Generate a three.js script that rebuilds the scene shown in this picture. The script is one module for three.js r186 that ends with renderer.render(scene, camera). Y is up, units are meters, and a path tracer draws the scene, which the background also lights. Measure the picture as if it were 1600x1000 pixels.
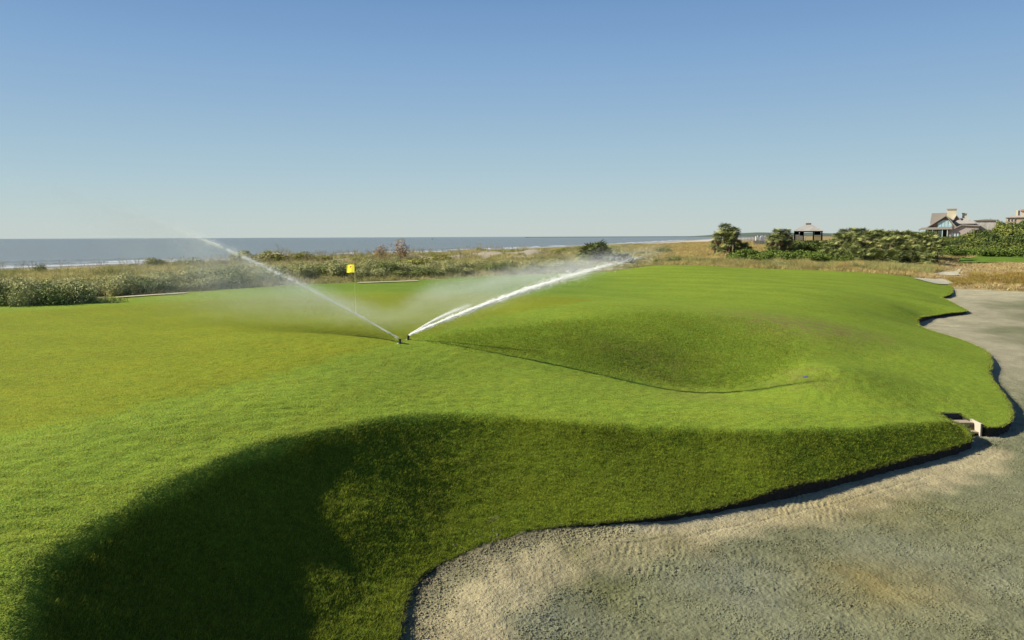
import * as THREE from 'three';
import { mergeGeometries } from 'three/addons/utils/BufferGeometryUtils.js';
import { MarchingCubes } from 'three/addons/objects/MarchingCubes.js';
import { RoundedBoxGeometry } from 'three/addons/geometries/RoundedBoxGeometry.js';
import { createNoise2D } from 'simplex-noise';

// ---------------------------------------------------------------- camera, sky, sun, exposure
const scene = new THREE.Scene();
const F = 1256, EYE = 3.2;                                   // focal length in pixels of a 1600 x 1000 picture
const camera = new THREE.PerspectiveCamera(2 * Math.atan(500 / F) * 180 / Math.PI, 1.6, 0.1, 60000);
camera.position.set(0, EYE, 0);
camera.rotation.set(-Math.atan(130.3 / F), 0, -0.0041, 'XYZ');
camera.updateMatrixWorld(true);
scene.add(camera);

const EXPOSURE = 2;
const renderer = new THREE.WebGLRenderer({ antialias: true });
renderer.toneMapping = THREE.LinearToneMapping;
renderer.toneMappingExposure = EXPOSURE;
renderer.shadowMap.enabled = true;

const toSun = new THREE.Vector3(-Math.cos(0.57), Math.sin(0.57), -0.085).normalize();
{
  const lin = (v) => { v /= 255; return v <= 0.04045 ? v / 12.92 : Math.pow((v + 0.055) / 1.055, 2.4); };
  // colour of a clear sky by height above the horizon (degrees)
  const stops = [[-90, 197, 207, 203], [0, 197, 207, 203], [1, 194, 207, 204], [2.2, 187, 206, 207], [4, 175, 200, 211], [6, 163, 193, 211],
    [9, 147, 180, 210], [12.5, 129, 167, 207], [16.5, 110, 148, 194], [25, 88, 130, 186], [45, 58, 98, 158], [90, 42, 76, 132]];
  const w = 512, h = 256, data = new Float32Array(w * h * 4);
  for (let j = 0; j < h; j++) {
    const el = ((j + 0.5) / h - 0.5) * 180;
    let k = 0; while (k < stops.length - 2 && el > stops[k + 1][0]) k++;
    const a = stops[k], b = stops[k + 1]; let t = THREE.MathUtils.clamp((el - a[0]) / (b[0] - a[0]), 0, 1);
    for (let i = 0; i < w; i++) {
      const az = ((i + 0.5) / w - 0.5) * 2 * Math.PI, ce = Math.cos(el * Math.PI / 180);
      const d = new THREE.Vector3(Math.cos(az) * ce, Math.sin(el * Math.PI / 180), Math.sin(az) * ce);
      const glow = el > 0 ? 0.55 * Math.pow(Math.max(0, d.dot(toSun)), 9) : 0;   // brighter air round the sun
      for (let c = 0; c < 3; c++) data[(j * w + i) * 4 + c] = (lin(a[1 + c]) + (lin(b[1 + c]) - lin(a[1 + c])) * t + glow * [1, 0.95, 0.85][c]) / EXPOSURE;
      data[(j * w + i) * 4 + 3] = 1;
    }
  }
  const sky = new THREE.DataTexture(data, w, h, THREE.RGBAFormat, THREE.FloatType);
  sky.mapping = THREE.EquirectangularReflectionMapping; sky.magFilter = sky.minFilter = THREE.LinearFilter; sky.needsUpdate = true;
  scene.background = sky; scene.environment = sky;
}
const sun = new THREE.DirectionalLight(new THREE.Color(1, 0.93, 0.8), 5);
sun.position.copy(toSun).multiplyScalar(120); sun.target.position.set(0, 0, -25); sun.position.z -= 25;
sun.castShadow = true; sun.shadow.mapSize.set(4096, 4096);
Object.assign(sun.shadow.camera, { left: -80, right: 80, top: 80, bottom: -80, near: 1, far: 400 });
scene.add(sun, sun.target);

// ---------------------------------------------------------------- helpers
let seed = 7;
const rnd = () => { seed = (seed + 0x6d2b79f5) | 0; let t = Math.imul(seed ^ (seed >>> 15), 1 | seed); t = (t + Math.imul(t ^ (t >>> 7), 61 | t)) ^ t; return ((t ^ (t >>> 14)) >>> 0) / 4294967296; };
const rr = (a, b) => a + (b - a) * rnd();
const gauss = () => Math.sqrt(-2 * Math.log(1 - rnd())) * Math.cos(6.2832 * rnd());
const n1 = createNoise2D(rnd), n2 = createNoise2D(rnd), n3 = createNoise2D(rnd);
const fbm = (x, y, o = 4) => { let s = 0, a = 0.5, f = 1; for (let i = 0; i < o; i++) { s += a * n1(x * f + 17 * i, y * f - 9 * i); a *= 0.5; f *= 2.03; } return s; };
const clamp = THREE.MathUtils.clamp, lerp = THREE.MathUtils.lerp, sstep = (a, b, x) => { const t = clamp((x - a) / (b - a), 0, 1); return t * t * (3 - 2 * t); };
const mixc = (a, b, t) => [lerp(a[0], b[0], t), lerp(a[1], b[1], t), lerp(a[2], b[2], t)];

const taken = new Map();
const numbered = (n) => { const k = taken.get(n) || 0; taken.set(n, k + 1); return k ? `${n}_${String(k).padStart(3, '0')}` : n; };
function tag(o, label, category, group, kind) {
  if (label) o.userData.label = label; if (category) o.userData.category = category;
  if (group) o.userData.group = group; if (kind) o.userData.kind = kind;
  return o;
}
function top(o, name) { o.name = numbered(name); scene.add(o); o.castShadow = o.receiveShadow = true; return o; }
function thing(name, label, category, pos, group) { const o = top(new THREE.Group(), name); o.position.copy(pos); return tag(o, label, category, group); }
function part(parent, name, geo, mat) { const m = new THREE.Mesh(geo, mat); m.name = name; m.castShadow = m.receiveShadow = true; parent.add(m); return m; }
function cloneThing(src, label, pos, turn, scale, group, name) {
  const o = src.clone(); o.userData = { ...src.userData }; top(o, name || src.name.replace(/_\d{3}$/, ''));
  o.position.copy(pos); o.rotation.y = turn || 0; if (scale) o.scale.set(...scale);
  if (label) o.userData.label = label; if (group) o.userData.group = group;
  return o;
}
// world position where the ray through a pixel meets a height; X right, D away from the camera
function P(px, py, h) {
  const v = new THREE.Vector3((px - 800) / F, (500 - py) / F, -1).applyQuaternion(camera.quaternion);
  const t = (h - EYE) / v.y; return [v.x * t, -v.z * t, h];
}
const Q = (px, D, h) => [(px - 800) / F * D, D, h];          // far things: pixel column, distance, height
const V = (p) => new THREE.Vector3(p[0], p[2], -p[1]);

// thin plate spline through [X, D, h] points
function spline(pts, smooth) {
  const n = pts.length, m = n + 3, S = 30;
  const U = (r2) => r2 < 1e-12 ? 0 : r2 * Math.log(r2);
  const A = Array.from({ length: m }, () => new Float64Array(m + 1));
  for (let i = 0; i < n; i++) {
    for (let j = 0; j < n; j++) { const dx = (pts[i][0] - pts[j][0]) / S, dy = (pts[i][1] - pts[j][1]) / S; A[i][j] = U(dx * dx + dy * dy); }
    A[i][i] += smooth;
    A[i][n] = A[n][i] = 1; A[i][n + 1] = A[n + 1][i] = pts[i][0] / S; A[i][n + 2] = A[n + 2][i] = pts[i][1] / S; A[i][m] = pts[i][2];
  }
  for (let c = 0; c < m; c++) {
    let p = c; for (let r = c + 1; r < m; r++) if (Math.abs(A[r][c]) > Math.abs(A[p][c])) p = r;
    const row = A[p]; A[p] = A[c]; A[c] = row;
    for (let r = c + 1; r < m; r++) { const k = A[r][c] / A[c][c]; if (k) for (let q = c; q <= m; q++) A[r][q] -= k * A[c][q]; }
  }
  const w = new Float64Array(m);
  for (let r = m - 1; r >= 0; r--) { let s = A[r][m]; for (let q = r + 1; q < m; q++) s -= A[r][q] * w[q]; w[r] = s / A[r][r]; }
  const xs = pts.map((p) => p[0] / S), ys = pts.map((p) => p[1] / S);
  return (X, D) => {
    const x = X / S, y = D / S; let s = w[n] + w[n + 1] * x + w[n + 2] * y;
    for (let i = 0; i < n; i++) { const dx = x - xs[i], dy = y - ys[i], r2 = dx * dx + dy * dy; if (r2 > 1e-12) s += w[i] * r2 * Math.log(r2); }
    return s;
  };
}
// closed outline with inside test and signed distance (inside > 0)
function outline(list) {
  const N = list.length, H = new Map(), C = 1, ymin = -200, rows = new Map();
  for (let i = 0; i < N; i++) {
    const a = list[i], b = list[(i + 1) % N];
    const k0 = Math.floor(Math.min(a[1], b[1])), k1 = Math.floor(Math.max(a[1], b[1]));
    for (let k = k0; k <= k1; k++) { if (!rows.has(k)) rows.set(k, []); rows.get(k).push(i); }
    const key = Math.floor(a[0] / C) + ',' + Math.floor(a[1] / C); if (!H.has(key)) H.set(key, []); H.get(key).push(i);
  }
  const inside = (x, y) => {
    let c = false; for (const i of rows.get(Math.floor(y)) || []) { const a = list[i], b = list[(i + 1) % N]; if ((a[1] > y) !== (b[1] > y) && x < (b[0] - a[0]) * (y - a[1]) / (b[1] - a[1]) + a[0]) c = !c; } return c;
  };
  const nearest = (x, y, most = 8) => {
    const cx = Math.floor(x / C), cy = Math.floor(y / C); let best = null, bd = 1e9;
    for (let r = 0; r <= most; r++) {
      if (best !== null && bd < (r - 1) * C) break;
      for (let i = cx - r; i <= cx + r; i++) for (let j = cy - r; j <= cy + r; j++) {
        if (Math.max(Math.abs(i - cx), Math.abs(j - cy)) !== r) continue;
        for (const k of H.get(i + ',' + j) || []) { const d = Math.hypot(list[k][0] - x, list[k][1] - y); if (d < bd) { bd = d; best = k; } }
      }
    }
    if (best === null) return null;
    let q = list[best]; // refine on both neighbouring segments
    for (const e of [best, (best + N - 1) % N]) {
      const a = list[e], b = list[(e + 1) % N], ux = b[0] - a[0], uy = b[1] - a[1], t = clamp(((x - a[0]) * ux + (y - a[1]) * uy) / (ux * ux + uy * uy + 1e-9), 0, 1);
      const qx = a[0] + ux * t, qy = a[1] + uy * t, d = Math.hypot(qx - x, qy - y); if (d <= bd) { bd = d; q = [qx, qy]; }
    }
    return { q, d: bd, k: best };
  };
  const sd = (x, y, most) => { const n = nearest(x, y, most); const s = inside(x, y) ? 1 : -1; return n ? s * n.d : s * 99; };
  return { list, inside, nearest, sd };
}
function smoothLine(pts, step, closed) {
  const c = new THREE.CatmullRomCurve3(pts.map((p) => new THREE.Vector3(p[0], 0, p[1])), closed, 'centripetal');
  c.arcLengthDivisions = pts.length * 30;
  const n = Math.ceil(c.getLength() / step), out = [];
  for (let i = 0; i < n + (closed ? 0 : 1); i++) { const v = c.getPointAt(i / n); out.push([v.x, v.z]); }
  return out;
}
const axis = (...runs) => { const a = [runs[0][0]]; for (const [from, to, step] of runs) { const n = Math.max(1, Math.round((to - from) / step)); for (let i = 1; i <= n; i++) a.push(from + (to - from) * i / n); } return a; };
// a sheet of ground over the grid xs x ds, cut along an outline
function sheet(xs, ds, height, color, shape, keep, tile = 4) {
  const nx = xs.length, nd = ds.length, st = new Int8Array(nx * nd), pos = new Float32Array(nx * nd * 3), col = new Float32Array(nx * nd * 3), uv = new Float32Array(nx * nd * 2);
  const px = new Float64Array(nx * nd), pd = new Float64Array(nx * nd);
  for (let j = 0; j < nd; j++) for (let i = 0; i < nx; i++) { const k = j * nx + i; px[k] = xs[i]; pd[k] = ds[j]; st[k] = shape ? (shape.inside(xs[i], ds[j]) ? 1 : 0) : 1; }
  if (shape) for (let j = 0; j < nd; j++) for (let i = 0; i < nx; i++) {
    const k = j * nx + i; if (st[k] === 1) continue;
    let near = false; for (let b = -1; b <= 1 && !near; b++) for (let a = -1; a <= 1; a++) { const ii = i + a, jj = j + b; if (ii >= 0 && jj >= 0 && ii < nx && jj < nd && st[jj * nx + ii] === 1) { near = true; break; } }
    if (near) { const n = shape.nearest(xs[i], ds[j], 6); if (n) { px[k] = n.q[0]; pd[k] = n.q[1]; st[k] = 2; } }
  }
  const used = new Int32Array(nx * nd).fill(-1), index = []; let m = 0;
  const vert = (k) => {
    if (used[k] >= 0) return used[k];
    const h = height(px[k], pd[k]), c = color(px[k], pd[k], h);
    pos.set([px[k], h, -pd[k]], m * 3); col.set(c, m * 3); uv.set([px[k] / tile, pd[k] / tile], m * 2);
    return (used[k] = m++);
  };
  for (let j = 0; j < nd - 1; j++) for (let i = 0; i < nx - 1; i++) {
    const a = j * nx + i, b = a + 1, c = a + nx, d = c + 1;
    if (!st[a] || !st[b] || !st[c] || !st[d] || (st[a] === 2 && st[b] === 2 && st[c] === 2 && st[d] === 2)) continue;
    if (keep && !keep((xs[i] + xs[i + 1]) / 2, (ds[j] + ds[j + 1]) / 2)) continue;
    const A = vert(a), B = vert(b), Cc = vert(c), Dd = vert(d);
    index.push(A, B, Dd, A, Dd, Cc);
  }
  const g = new THREE.BufferGeometry();
  g.setAttribute('position', new THREE.BufferAttribute(pos.slice(0, m * 3), 3)); g.setAttribute('color', new THREE.BufferAttribute(col.slice(0, m * 3), 3)); g.setAttribute('uv', new THREE.BufferAttribute(uv.slice(0, m * 2), 2));
  g.setIndex(index); g.computeVertexNormals();
  return g;
}
// tiling noise texture
function tileNoise(size, build, srgb) {
  const d = new Uint8Array(size * size * 4);
  for (let j = 0; j < size; j++) for (let i = 0; i < size; i++) { const v = build(i / size, j / size); const o = (j * size + i) * 4; for (let c = 0; c < 3; c++) d[o + c] = clamp(Array.isArray(v) ? v[c] : v, 0, 1) * 255; d[o + 3] = 255; }
  const t = new THREE.DataTexture(d, size, size); t.wrapS = t.wrapT = THREE.RepeatWrapping; t.magFilter = t.minFilter = THREE.LinearFilter; t.needsUpdate = true; return t;
}
const hash = (i, j, s) => { let h = Math.imul(i, 374761393) + Math.imul(j, 668265263) + Math.imul(s, 1442695041) | 0; h = Math.imul(h ^ (h >>> 13), 1274126177); return ((h ^ (h >>> 16)) >>> 0) / 4294967296; };
const pnoise = (u, v, fx, fy, s) => { const x = u * fx, y = v * fy, i = Math.floor(x), j = Math.floor(y), a = x - i, b = y - j, sa = a * a * (3 - 2 * a), sb = b * b * (3 - 2 * b), g = (p, q) => hash(((p % fx) + fx) % fx, ((q % fy) + fy) % fy, s); return lerp(lerp(g(i, j), g(i + 1, j), sa), lerp(g(i, j + 1), g(i + 1, j + 1), sa), sb); };
const vcol = (o) => new THREE.MeshStandardMaterial({ vertexColors: true, roughness: 1, ...o });

// ---------------------------------------------------------------- the lie of the land
// lip of the bunker: pixel, pixel, height of the turf edge, height of the lip above the sand
const LIP = [[620, 1000, -2.15, .12], [628, 950, -2.13, .12], [650, 905, -2.12, .08], [700, 873, -2.08, .03], [760, 848, -2.05, .02], [840, 825, -2.04, .03], [950, 814, -2.08, .07], [1050, 802, -2.1, .13],
  [1180, 774, -2.14, .2], [1300, 746, -2.15, .22], [1400, 720, -2.15, .22], [1470, 702, -2.12, .23], [1508, 690, -2.1, .24], [1518, 685, -2.08, .23], ['w', 12.13, 21.2, -2.06, .24], ['w', 12.12, 21.6, -2, .28], ['w', 12.1, 22.1, -1.92, .35], ['w', 12.08, 22.4, -1.87, .4], ['w', 12.14, 22.52, -1.85, .42], ['w', 12.4, 22.54, -1.85, .42], ['w', 12.7, 22.54, -1.86, .42], ['w', 12.77, 22.44, -1.87, .4], ['w', 12.82, 22.1, -1.92, .36], ['w', 12.88, 21.7, -1.99, .3], ['w', 12.93, 21.5, -2.04, .25], [1573, 661, -2.04, .25], [1577, 634, -2, .25], [1560, 608, -1.97, .24], [1545, 585, -1.95, .2],
  [1546, 560, -1.9, .2], [1534, 545, -1.87, .12], [1490, 527, -1.8, .07], [1450, 515, -1.73, .08], [1432, 504, -1.68, .2], [1448, 494, -1.6, .22], [1480, 489, -1.55, .22], [1508, 486, -1.5, .2], [1496, 478, -1.45, .1], [1470, 465, -1.38, .15], [1484, 459, -1.35, .25], [1487, 452, -1.3, .15], [1483, 445, -1.25, .1]];
const lip = LIP.map((e) => e[0] === 'w' ? e.slice(1) : [...P(e[0], e[1], e[2]), e[3]]);
const FACE = [[300, 850, -.92], [400, 850, -1.22], [508, 900, -1.675], [560, 900, -1.93], [200, 950, -.95], [350, 980, -1.52], [480, 1000, -1.93], [550, 960, -2.0], [150, 1000, -.95], [500, 750, -1.0], [560, 800, -1.375], [600, 720, -1.0], [700, 720, -1.24], [700, 800, -1.8], [850, 750, -1.66], [1000, 740, -1.72], [1200, 722, -1.74], [1440, 682, -1.85],
  [700, 668, -.84], [800, 670, -.98], [900, 680, -1.13], [1000, 687, -1.3], [1100, 690, -1.42], [1200, 694, -1.54], [1350, 690, -1.74], [370, 740, -.57], [225, 815, -.52], [500, 700, -.62], [610, 677, -.7], [80, 905, -.54], [60, 980, -.62]];
const turfPts = lip.slice(19).map((p) => [p[0], p[1], p[2]]);
const px3 = (list) => list.map(([x, y, h]) => P(x, y, h));
turfPts.push(...px3([
  // putting surface and its fringe
  [556, 490, 0], [625, 535, 0], [640, 531, 0], [0, 487, 0], [150, 478, 0], [300, 468, 0], [420, 465, 0], [560, 460, 0], [700, 459, 0], [800, 462, 0], [920, 469, 0], [0, 540, .02], [300, 530, .02], [0, 620, 0], [300, 580, 0], [500, 560, -.02],
  [180, 464, -.1], [290, 457, -.12], [400, 449, -.12], [560, 441, -.1], [650, 437.5, -.1], [800, 431, -.05], [900, 427, 0], [0, 474, -.05],
  // slope towards the brow
  [0, 800, -.13], [0, 960, -.36], [0, 1000, -.44], [150, 700, -.08], [300, 660, -.1], [450, 625, -.15], [580, 600, -.25], [0, 900, -.25], [330, 690, -.24], [190, 760, -.22], [460, 650, -.28], [590, 630, -.38], [800, 628, -.69], [1000, 645, -.98], [1200, 652, -1.25], [1350, 648, -1.46],
  // swale right of the sprinklers and the mound behind it
  [700, 590, -.5], [900, 600, -.87], [1100, 640, -1.22], [1300, 630, -1.48], [1450, 610, -1.62], [1500, 560, -1.7], [700, 540, -.14], [760, 546, -.32], [850, 557, -.6], [920, 575, -.92], [1000, 592, -1.28], [1060, 599, -1.5], [1120, 602, -1.52], [1190, 597, -1.38], [1240, 581, -1.08], [1300, 572, -.92], [1260, 606, -1.3],
  [1030, 488, .1], [900, 498, .06], [1150, 500, -.3], [1280, 525, -.8], [1200, 560, -1.2], [1100, 545, -.88], [1000, 530, -.46], [940, 540, -.5], [1350, 560, -1.42], [1400, 520, -1.3], [800, 510, -.02],
  [1000, 470, -.15], [1150, 470, -.25], [1300, 480, -.55], [1400, 480, -1], [1420, 455, -.75], [1200, 445, -.1], [1300, 445, -.3], [1000, 440, 0], [900, 440, 0], [1050, 430, .15], [1120, 436, .1]]));
turfPts.push(Q(1000, 72, .25), Q(1060, 77, .42), Q(1100, 76, .33), Q(1200, 72, -.02), Q(1300, 72, -.08), Q(1400, 71, -.45), Q(1060, 92, -.1), Q(1200, 86, -.4), Q(1400, 84, -.8), Q(950, 74, .05),
  [-30, 12, .1], [-30, 30, .05], [-12, 4, -.1], [-12, -4, .4], [-40, 0, .4], [-6, 2, -.35], [-7, 5, -.2], [-45, 40, .1], [-3, -2, 0.2]);

// the brow where the plateau breaks into the bunker face
const BROW = [['w', -4.4, 1, -.5], ['w', -4.2, 3.5, -.65], ['w', -4.25, 6, -.6], [30, 1000, -.52], [40, 955, -.45], [62, 880, -.35], [200, 790, -.3], [350, 715, -.3], [480, 675, -.35], [600, 652, -.45], [700, 645, -.6], [800, 648, -.75], [900, 658, -.9], [1000, 665, -1.05], [1100, 668, -1.18], [1200, 672, -1.3], [1350, 668, -1.5], [1440, 660, -1.65], [1480, 656, -1.74], ['w', 12.2, 22.45, -1.86]].map((e) => e[0] === 'w' ? e.slice(1) : P(...e));
function browSide(X, D) {          // distance from the brow, positive on the bunker side
  let bd = 1e9, side = 0;
  for (let i = 0; i < BROW.length - 1; i++) {
    const a = BROW[i], b = BROW[i + 1], ux = b[0] - a[0], ud = b[1] - a[1], t = clamp(((X - a[0]) * ux + (D - a[1]) * ud) / (ux * ux + ud * ud), 0, 1), qx = X - a[0] - ux * t, qd = D - a[1] - ud * t, d = Math.hypot(qx, qd);
    if (d < bd) { bd = d; side = (qx * ud - qd * ux) > 0 ? d : -d; }
  }
  return side;
}
const nrmAt = (i) => { const a = BROW[Math.max(0, i - 1)], b = BROW[Math.min(BROW.length - 1, i + 1)], l = Math.hypot(b[0] - a[0], b[1] - a[1]); return [(b[1] - a[1]) / l, -(b[0] - a[0]) / l]; };
const facePts = [...lip.slice(0, 24).map((p) => [p[0], p[1], p[2]]), [-3, 7, -2.0], [-2.3, 9, -2.1], [-3.2, 5, -1.7], [-3.3, 3, -1.5]];
facePts.push(...px3(FACE));
BROW.forEach((p, i) => { const n = nrmAt(i); turfPts.push(p, [p[0] + n[0] * .8, p[1] + n[1] * .8, p[2] - .06], [p[0] + n[0] * 2.4, p[1] + n[1] * 2.4, p[2] - .2]); facePts.push(p, [p[0] - n[0] * .5, p[1] - n[1] * .5, p[2] + .36], [p[0] - n[0] * 1.8, p[1] - n[1] * 1.8, p[2] + 1.1]); });
const plateauH = spline(turfPts, 0.0006), faceH = spline(facePts, 0.0004);
function turfH(X, D) {
  const a = plateauH(X, D); if (D > 24 || X > 12.3) return a;
  const b = faceH(X, D), side = browSide(X, D); if (side < -3) return a;
  const k = .055, h = clamp(.5 + .5 * (b - a) / k, 0, 1), m = side > 1.2 ? b : lerp(b, a, h) - k * h * (1 - h);
  return lerp(lerp(m, a, sstep(11.9, 12.3, X)), a, sstep(22.3, 24, D));
}
const faceW = (X, D) => D < 23 && X < 12.2 ? sstep(-.05, .22, browSide(X, D)) : 0;
// outline of the mown turf
const back = [[-40, 36], [-28, 37.5], ...px3([[0, 473, -.05], [100, 469.5, -.05], [180, 463, -.1], [230, 459.5, -.1], [290, 457, -.12], [400, 449, -.12], [470, 445, -.1], [560, 441, -.1], [650, 437.5, -.1], [720, 434, -.1], [800, 430, -.05], [900, 426, 0]]), [9, 73], [17, 80], [26, 82], [36, 80], [41, 76], [45, 71]];
const lipLine = smoothLine(lip.map((p) => [p[0], p[1]]), .07, false).map((p, i) => [p[0] + .025 * n2(p[0] * 3.1, p[1] * 3.1) + .012 * n2(p[0] * 11, p[1] * 11), p[1] + .025 * n3(p[0] * 3.1, p[1] * 3.1) + .012 * n3(p[0] * 11, p[1] * 11)]);
const nearLine = smoothLine([lip[0], [-1.75, 8.8], [-2.3, 6], [-3, 3.4], [-4, .6], [-6, -2.4], [-40, -3]], .25, false);
const backLine = smoothLine(back, .3, false);
const turf = outline([...lipLine, ...backLine.slice().reverse(), ...nearLine.slice().reverse().slice(0, -1)]);

// sand of the bunker
const sandPts = [];
for (const p of lip) sandPts.push([p[0], p[1], p[2] - p[3]]);
sandPts.push(...px3([[720, 1000, -2.3], [760, 930, -2.22], [860, 870, -2.2], [800, 1000, -2.4], [1000, 900, -2.42], [1000, 1000, -2.5], [1200, 850, -2.42], [1300, 1000, -2.55], [1600, 1000, -2.6], [1600, 850, -2.55], [1400, 800, -2.5], [1600, 740, -2.45], [1600, 640, -2.3], [1590, 570, -2.2], [1540, 520, -2], [1600, 500, -1.95], [1500, 505, -1.9], [1560, 475, -1.65]]),
  Q(1500, 72, -1.4), Q(1600, 70, -1.4), [2, 6, -2.4], [10, 5, -2.6], [25, 8, -2.6], [32, 20, -2.5], [40, 40, -2.2], [-2, 8, -2.3], [-1.5, 3, -2.2], [46, 60, -1.5], [3, 1, -1.9]);
const sandBase = spline(sandPts, 0.0004);
const bunker = outline(smoothLine([...lip.map((p) => [p[0] - .1, p[1]]), [36.8, 70.5], [41, 66], [46, 62], [50, 50], [48, 30], [40, 8], [20, 1], [6, -.5], [-1, 2], [-1.6, 5], [-1.9, 8]], .25, true));

// shore line (sea on its left), in X and D
const SHORE = [[-420, -320], [-220, 0], [-125, 196], [-55, 348], [-12, 450], [48, 600], [150, 904], [430, 1800], [760, 2800], [1500, 5000]];
const shoreS = (X, D) => { let best = 1e9, s = 0; for (let i = 0; i < SHORE.length - 1; i++) { const a = SHORE[i], b = SHORE[i + 1], ux = b[0] - a[0], uy = b[1] - a[1], L = Math.hypot(ux, uy), t = clamp(((X - a[0]) * ux + (D - a[1]) * uy) / (L * L), 0, 1), d = Math.hypot(X - a[0] - ux * t, D - a[1] - uy * t); if (d < best) { best = d; s = ((X - a[0]) * -uy + (D - a[1]) * ux) / L > 0 ? d : -d; } } return s; };
const SEA = -4;
const dunePts = [[0, 45, .1], [100, 46, .1], [0, 62, .1], [100, 62, 0], [0, 82, -.3], [100, 88, -.5], [180, 66, 0], [250, 78, .1], [330, 85, 0], [400, 62, .1], [400, 88, .15], [480, 97, .2], [560, 62, .1], [560, 82, .2], [560, 104, .15], [615, 104, .4], [670, 104, -.1], [700, 68, .1], [700, 88, .2], [740, 106, .45], [800, 72, .1], [800, 112, .5], [850, 84, .1], [850, 165, 0], [950, 210, .1], [1050, 290, .4], [1150, 300, .7],
  [900, 92, .1], [900, 132, .55], [950, 88, 0], [1000, 150, .75], [1000, 105, .2], [1100, 210, .95], [1100, 110, 0], [1100, 150, .5], [1200, 95, -.3], [1200, 130, .1], [1200, 200, 1.2], [1300, 95, -.5], [1300, 130, .1], [1300, 230, 1.3], [1400, 95, -.8], [1400, 140, 0], [1450, 250, 2.0], [1500, 90, -1.1], [1500, 125, -1], [1550, 135, -.95], [1600, 90, -1.2], [1600, 145, -.8], [1600, 225, 1.8],
  [1800, 90, -.5], [1800, 200, 1], [-100, 60, .1], [-300, 60, .2], [-300, 30, .3], [-100, 90, 0]].map((p) => Q(...p));
dunePts.push([-60, 0, .4], [-60, -40, 1], [0, -8, 1.5], [0, -3, 1.55], [-6, -6, 1], [0, -40, 2], [40, -20, 1], [60, 20, 0], [60, 50, 0], [120, 60, 1], [150, 0, 1], [0, 300, .1], [100, 400, .4], [200, 700, 0], [300, 300, 2.2], [600, 800, .3], [500, 400, 1.5], [900, 1500, .2], [700, 2600, 0], [8, -3, .8], [3, -1.5, .8]);
const duneBase = spline(dunePts, 0.001);
const HUMMOCKS = [[455, 93, 2.6, .75, 1], [436, 91, 1.8, .55, 1], [765, 106, 4.2, .7, 1], [700, 103, 3.2, .6, 1], [836, 107, 2.2, .75, 1], [805, 101, 2.6, .45, 1], [545, 97, 2.4, .4, 1], [350, 83, 2, .45, 1], [655, 103, 2.4, .35, 1], [622, 101, 3.4, .75, 0], [735, 110, 4.5, .7, 0], [900, 126, 5, .6, 0], [245, 85, 3, .55, 0], [408, 91, 2.6, .7, 0], [492, 97, 2.6, .45, 0], [870, 112, 4, .5, 0], [1040, 150, 6, .6, 0], [960, 140, 5, .5, 0]].map(([px, D, r, h, b]) => [...Q(px, D, h), r, b]);
const hummock = (X, D) => { let h = 0; for (const p of HUMMOCKS) { const q = ((X - p[0]) / p[3]) ** 2 + ((D - p[1]) / (p[3] * .8)) ** 2; if (q < 6) h += p[2] * Math.exp(-q); } return h; };
const bareAt = (X, D) => { let b = 0; for (const p of HUMMOCKS) if (p[4]) b = Math.max(b, 1 - sstep(.35, 1, Math.hypot((X - p[0]) / p[3], (D - p[1] + p[3] * .35) / (p[3] * .8)) + .35 * n2(X * .9, D * .9))); return b; };
const dry = (X, D) => sstep(2, 10, -turf.sd(X, D, 12)) ;
function landH(X, D) {
  const s = shoreS(X, D);
  let h = clamp(duneBase(X, D), -2, 3);
  const far = sstep(60, 100, D);
  if (D > 72 && D < 170) h += hummock(X, D);
  h += far * (.42 * fbm(X / 13, D / 17, 4) + .25 * Math.abs(n2(X / 9, D / 9)) * sstep(-170, -125, s)) + .08 * fbm(X / 3, D / 3, 3);
  const beach = SEA + .012 + Math.max(-1.5, -s * .009);
  h = lerp(h, beach, sstep(-118, -98, s));
  if (X > -50 && X < 60 && D > -10 && D < 100) {
    const st = turf.sd(X, D, 7), sb = bunker.sd(X, D, 7);
    if (st > -6) { const w = sstep(0, 6, -st); h = lerp(turfH(X, D) - .04 - Math.max(0, Math.min(.5, st * .35)), h, w); }
    if (sb > -6) { const w = sstep(-.3, 6, -sb); h = lerp(sandBase(X, D) - .03 - Math.max(0, Math.min(.8, sb)), h, w) + (sb < 0 ? .16 * sstep(0, .8, -sb) * (1 - sstep(2, 6, -sb)) : 0); }
  }
  return h;
}

// ---------------------------------------------------------------- materials of the ground
const turfMap = tileNoise(1024, (u, v) => { const g = pnoise(u, v, 340, 340, 1) * .5 + pnoise(u, v, 150, 150, 2) * .3 + pnoise(u, v, 40, 40, 3) * .2, y = pnoise(u, v, 90, 90, 4); const k = .54 + .7 * (g - .45); return [k * (1 + .22 * (y - .5)), k, k * (1 - .3 * (y - .5))]; });
const turfBump = tileNoise(1024, (u, v) => pnoise(u, v, 340, 340, 1) * .45 + pnoise(u, v, 150, 150, 2) * .35 + pnoise(u, v, 56, 56, 6) * .2);
const matte = (o) => new THREE.MeshPhysicalMaterial({ vertexColors: true, roughness: 1, specularIntensity: .12, ...o });
const turfMat = matte({ map: turfMap, bumpMap: turfBump, bumpScale: .02 });
const sandMap = tileNoise(1024, (u, v) => { const k = .62 + .5 * (pnoise(u, v, 400, 400, 11) * .45 + pnoise(u, v, 120, 120, 12) * .3 + pnoise(u, v, 30, 30, 13) * .25); return [k, k * .995, k * .98]; });
const sandBump = tileNoise(1024, (u, v) => pnoise(u, v, 300, 300, 11) * .3 + pnoise(u, v, 110, 110, 12) * .45 + pnoise(u, v, 50, 50, 13) * .25);
const sandMat = matte({ map: sandMap, bumpMap: sandBump, bumpScale: .02 });
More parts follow.
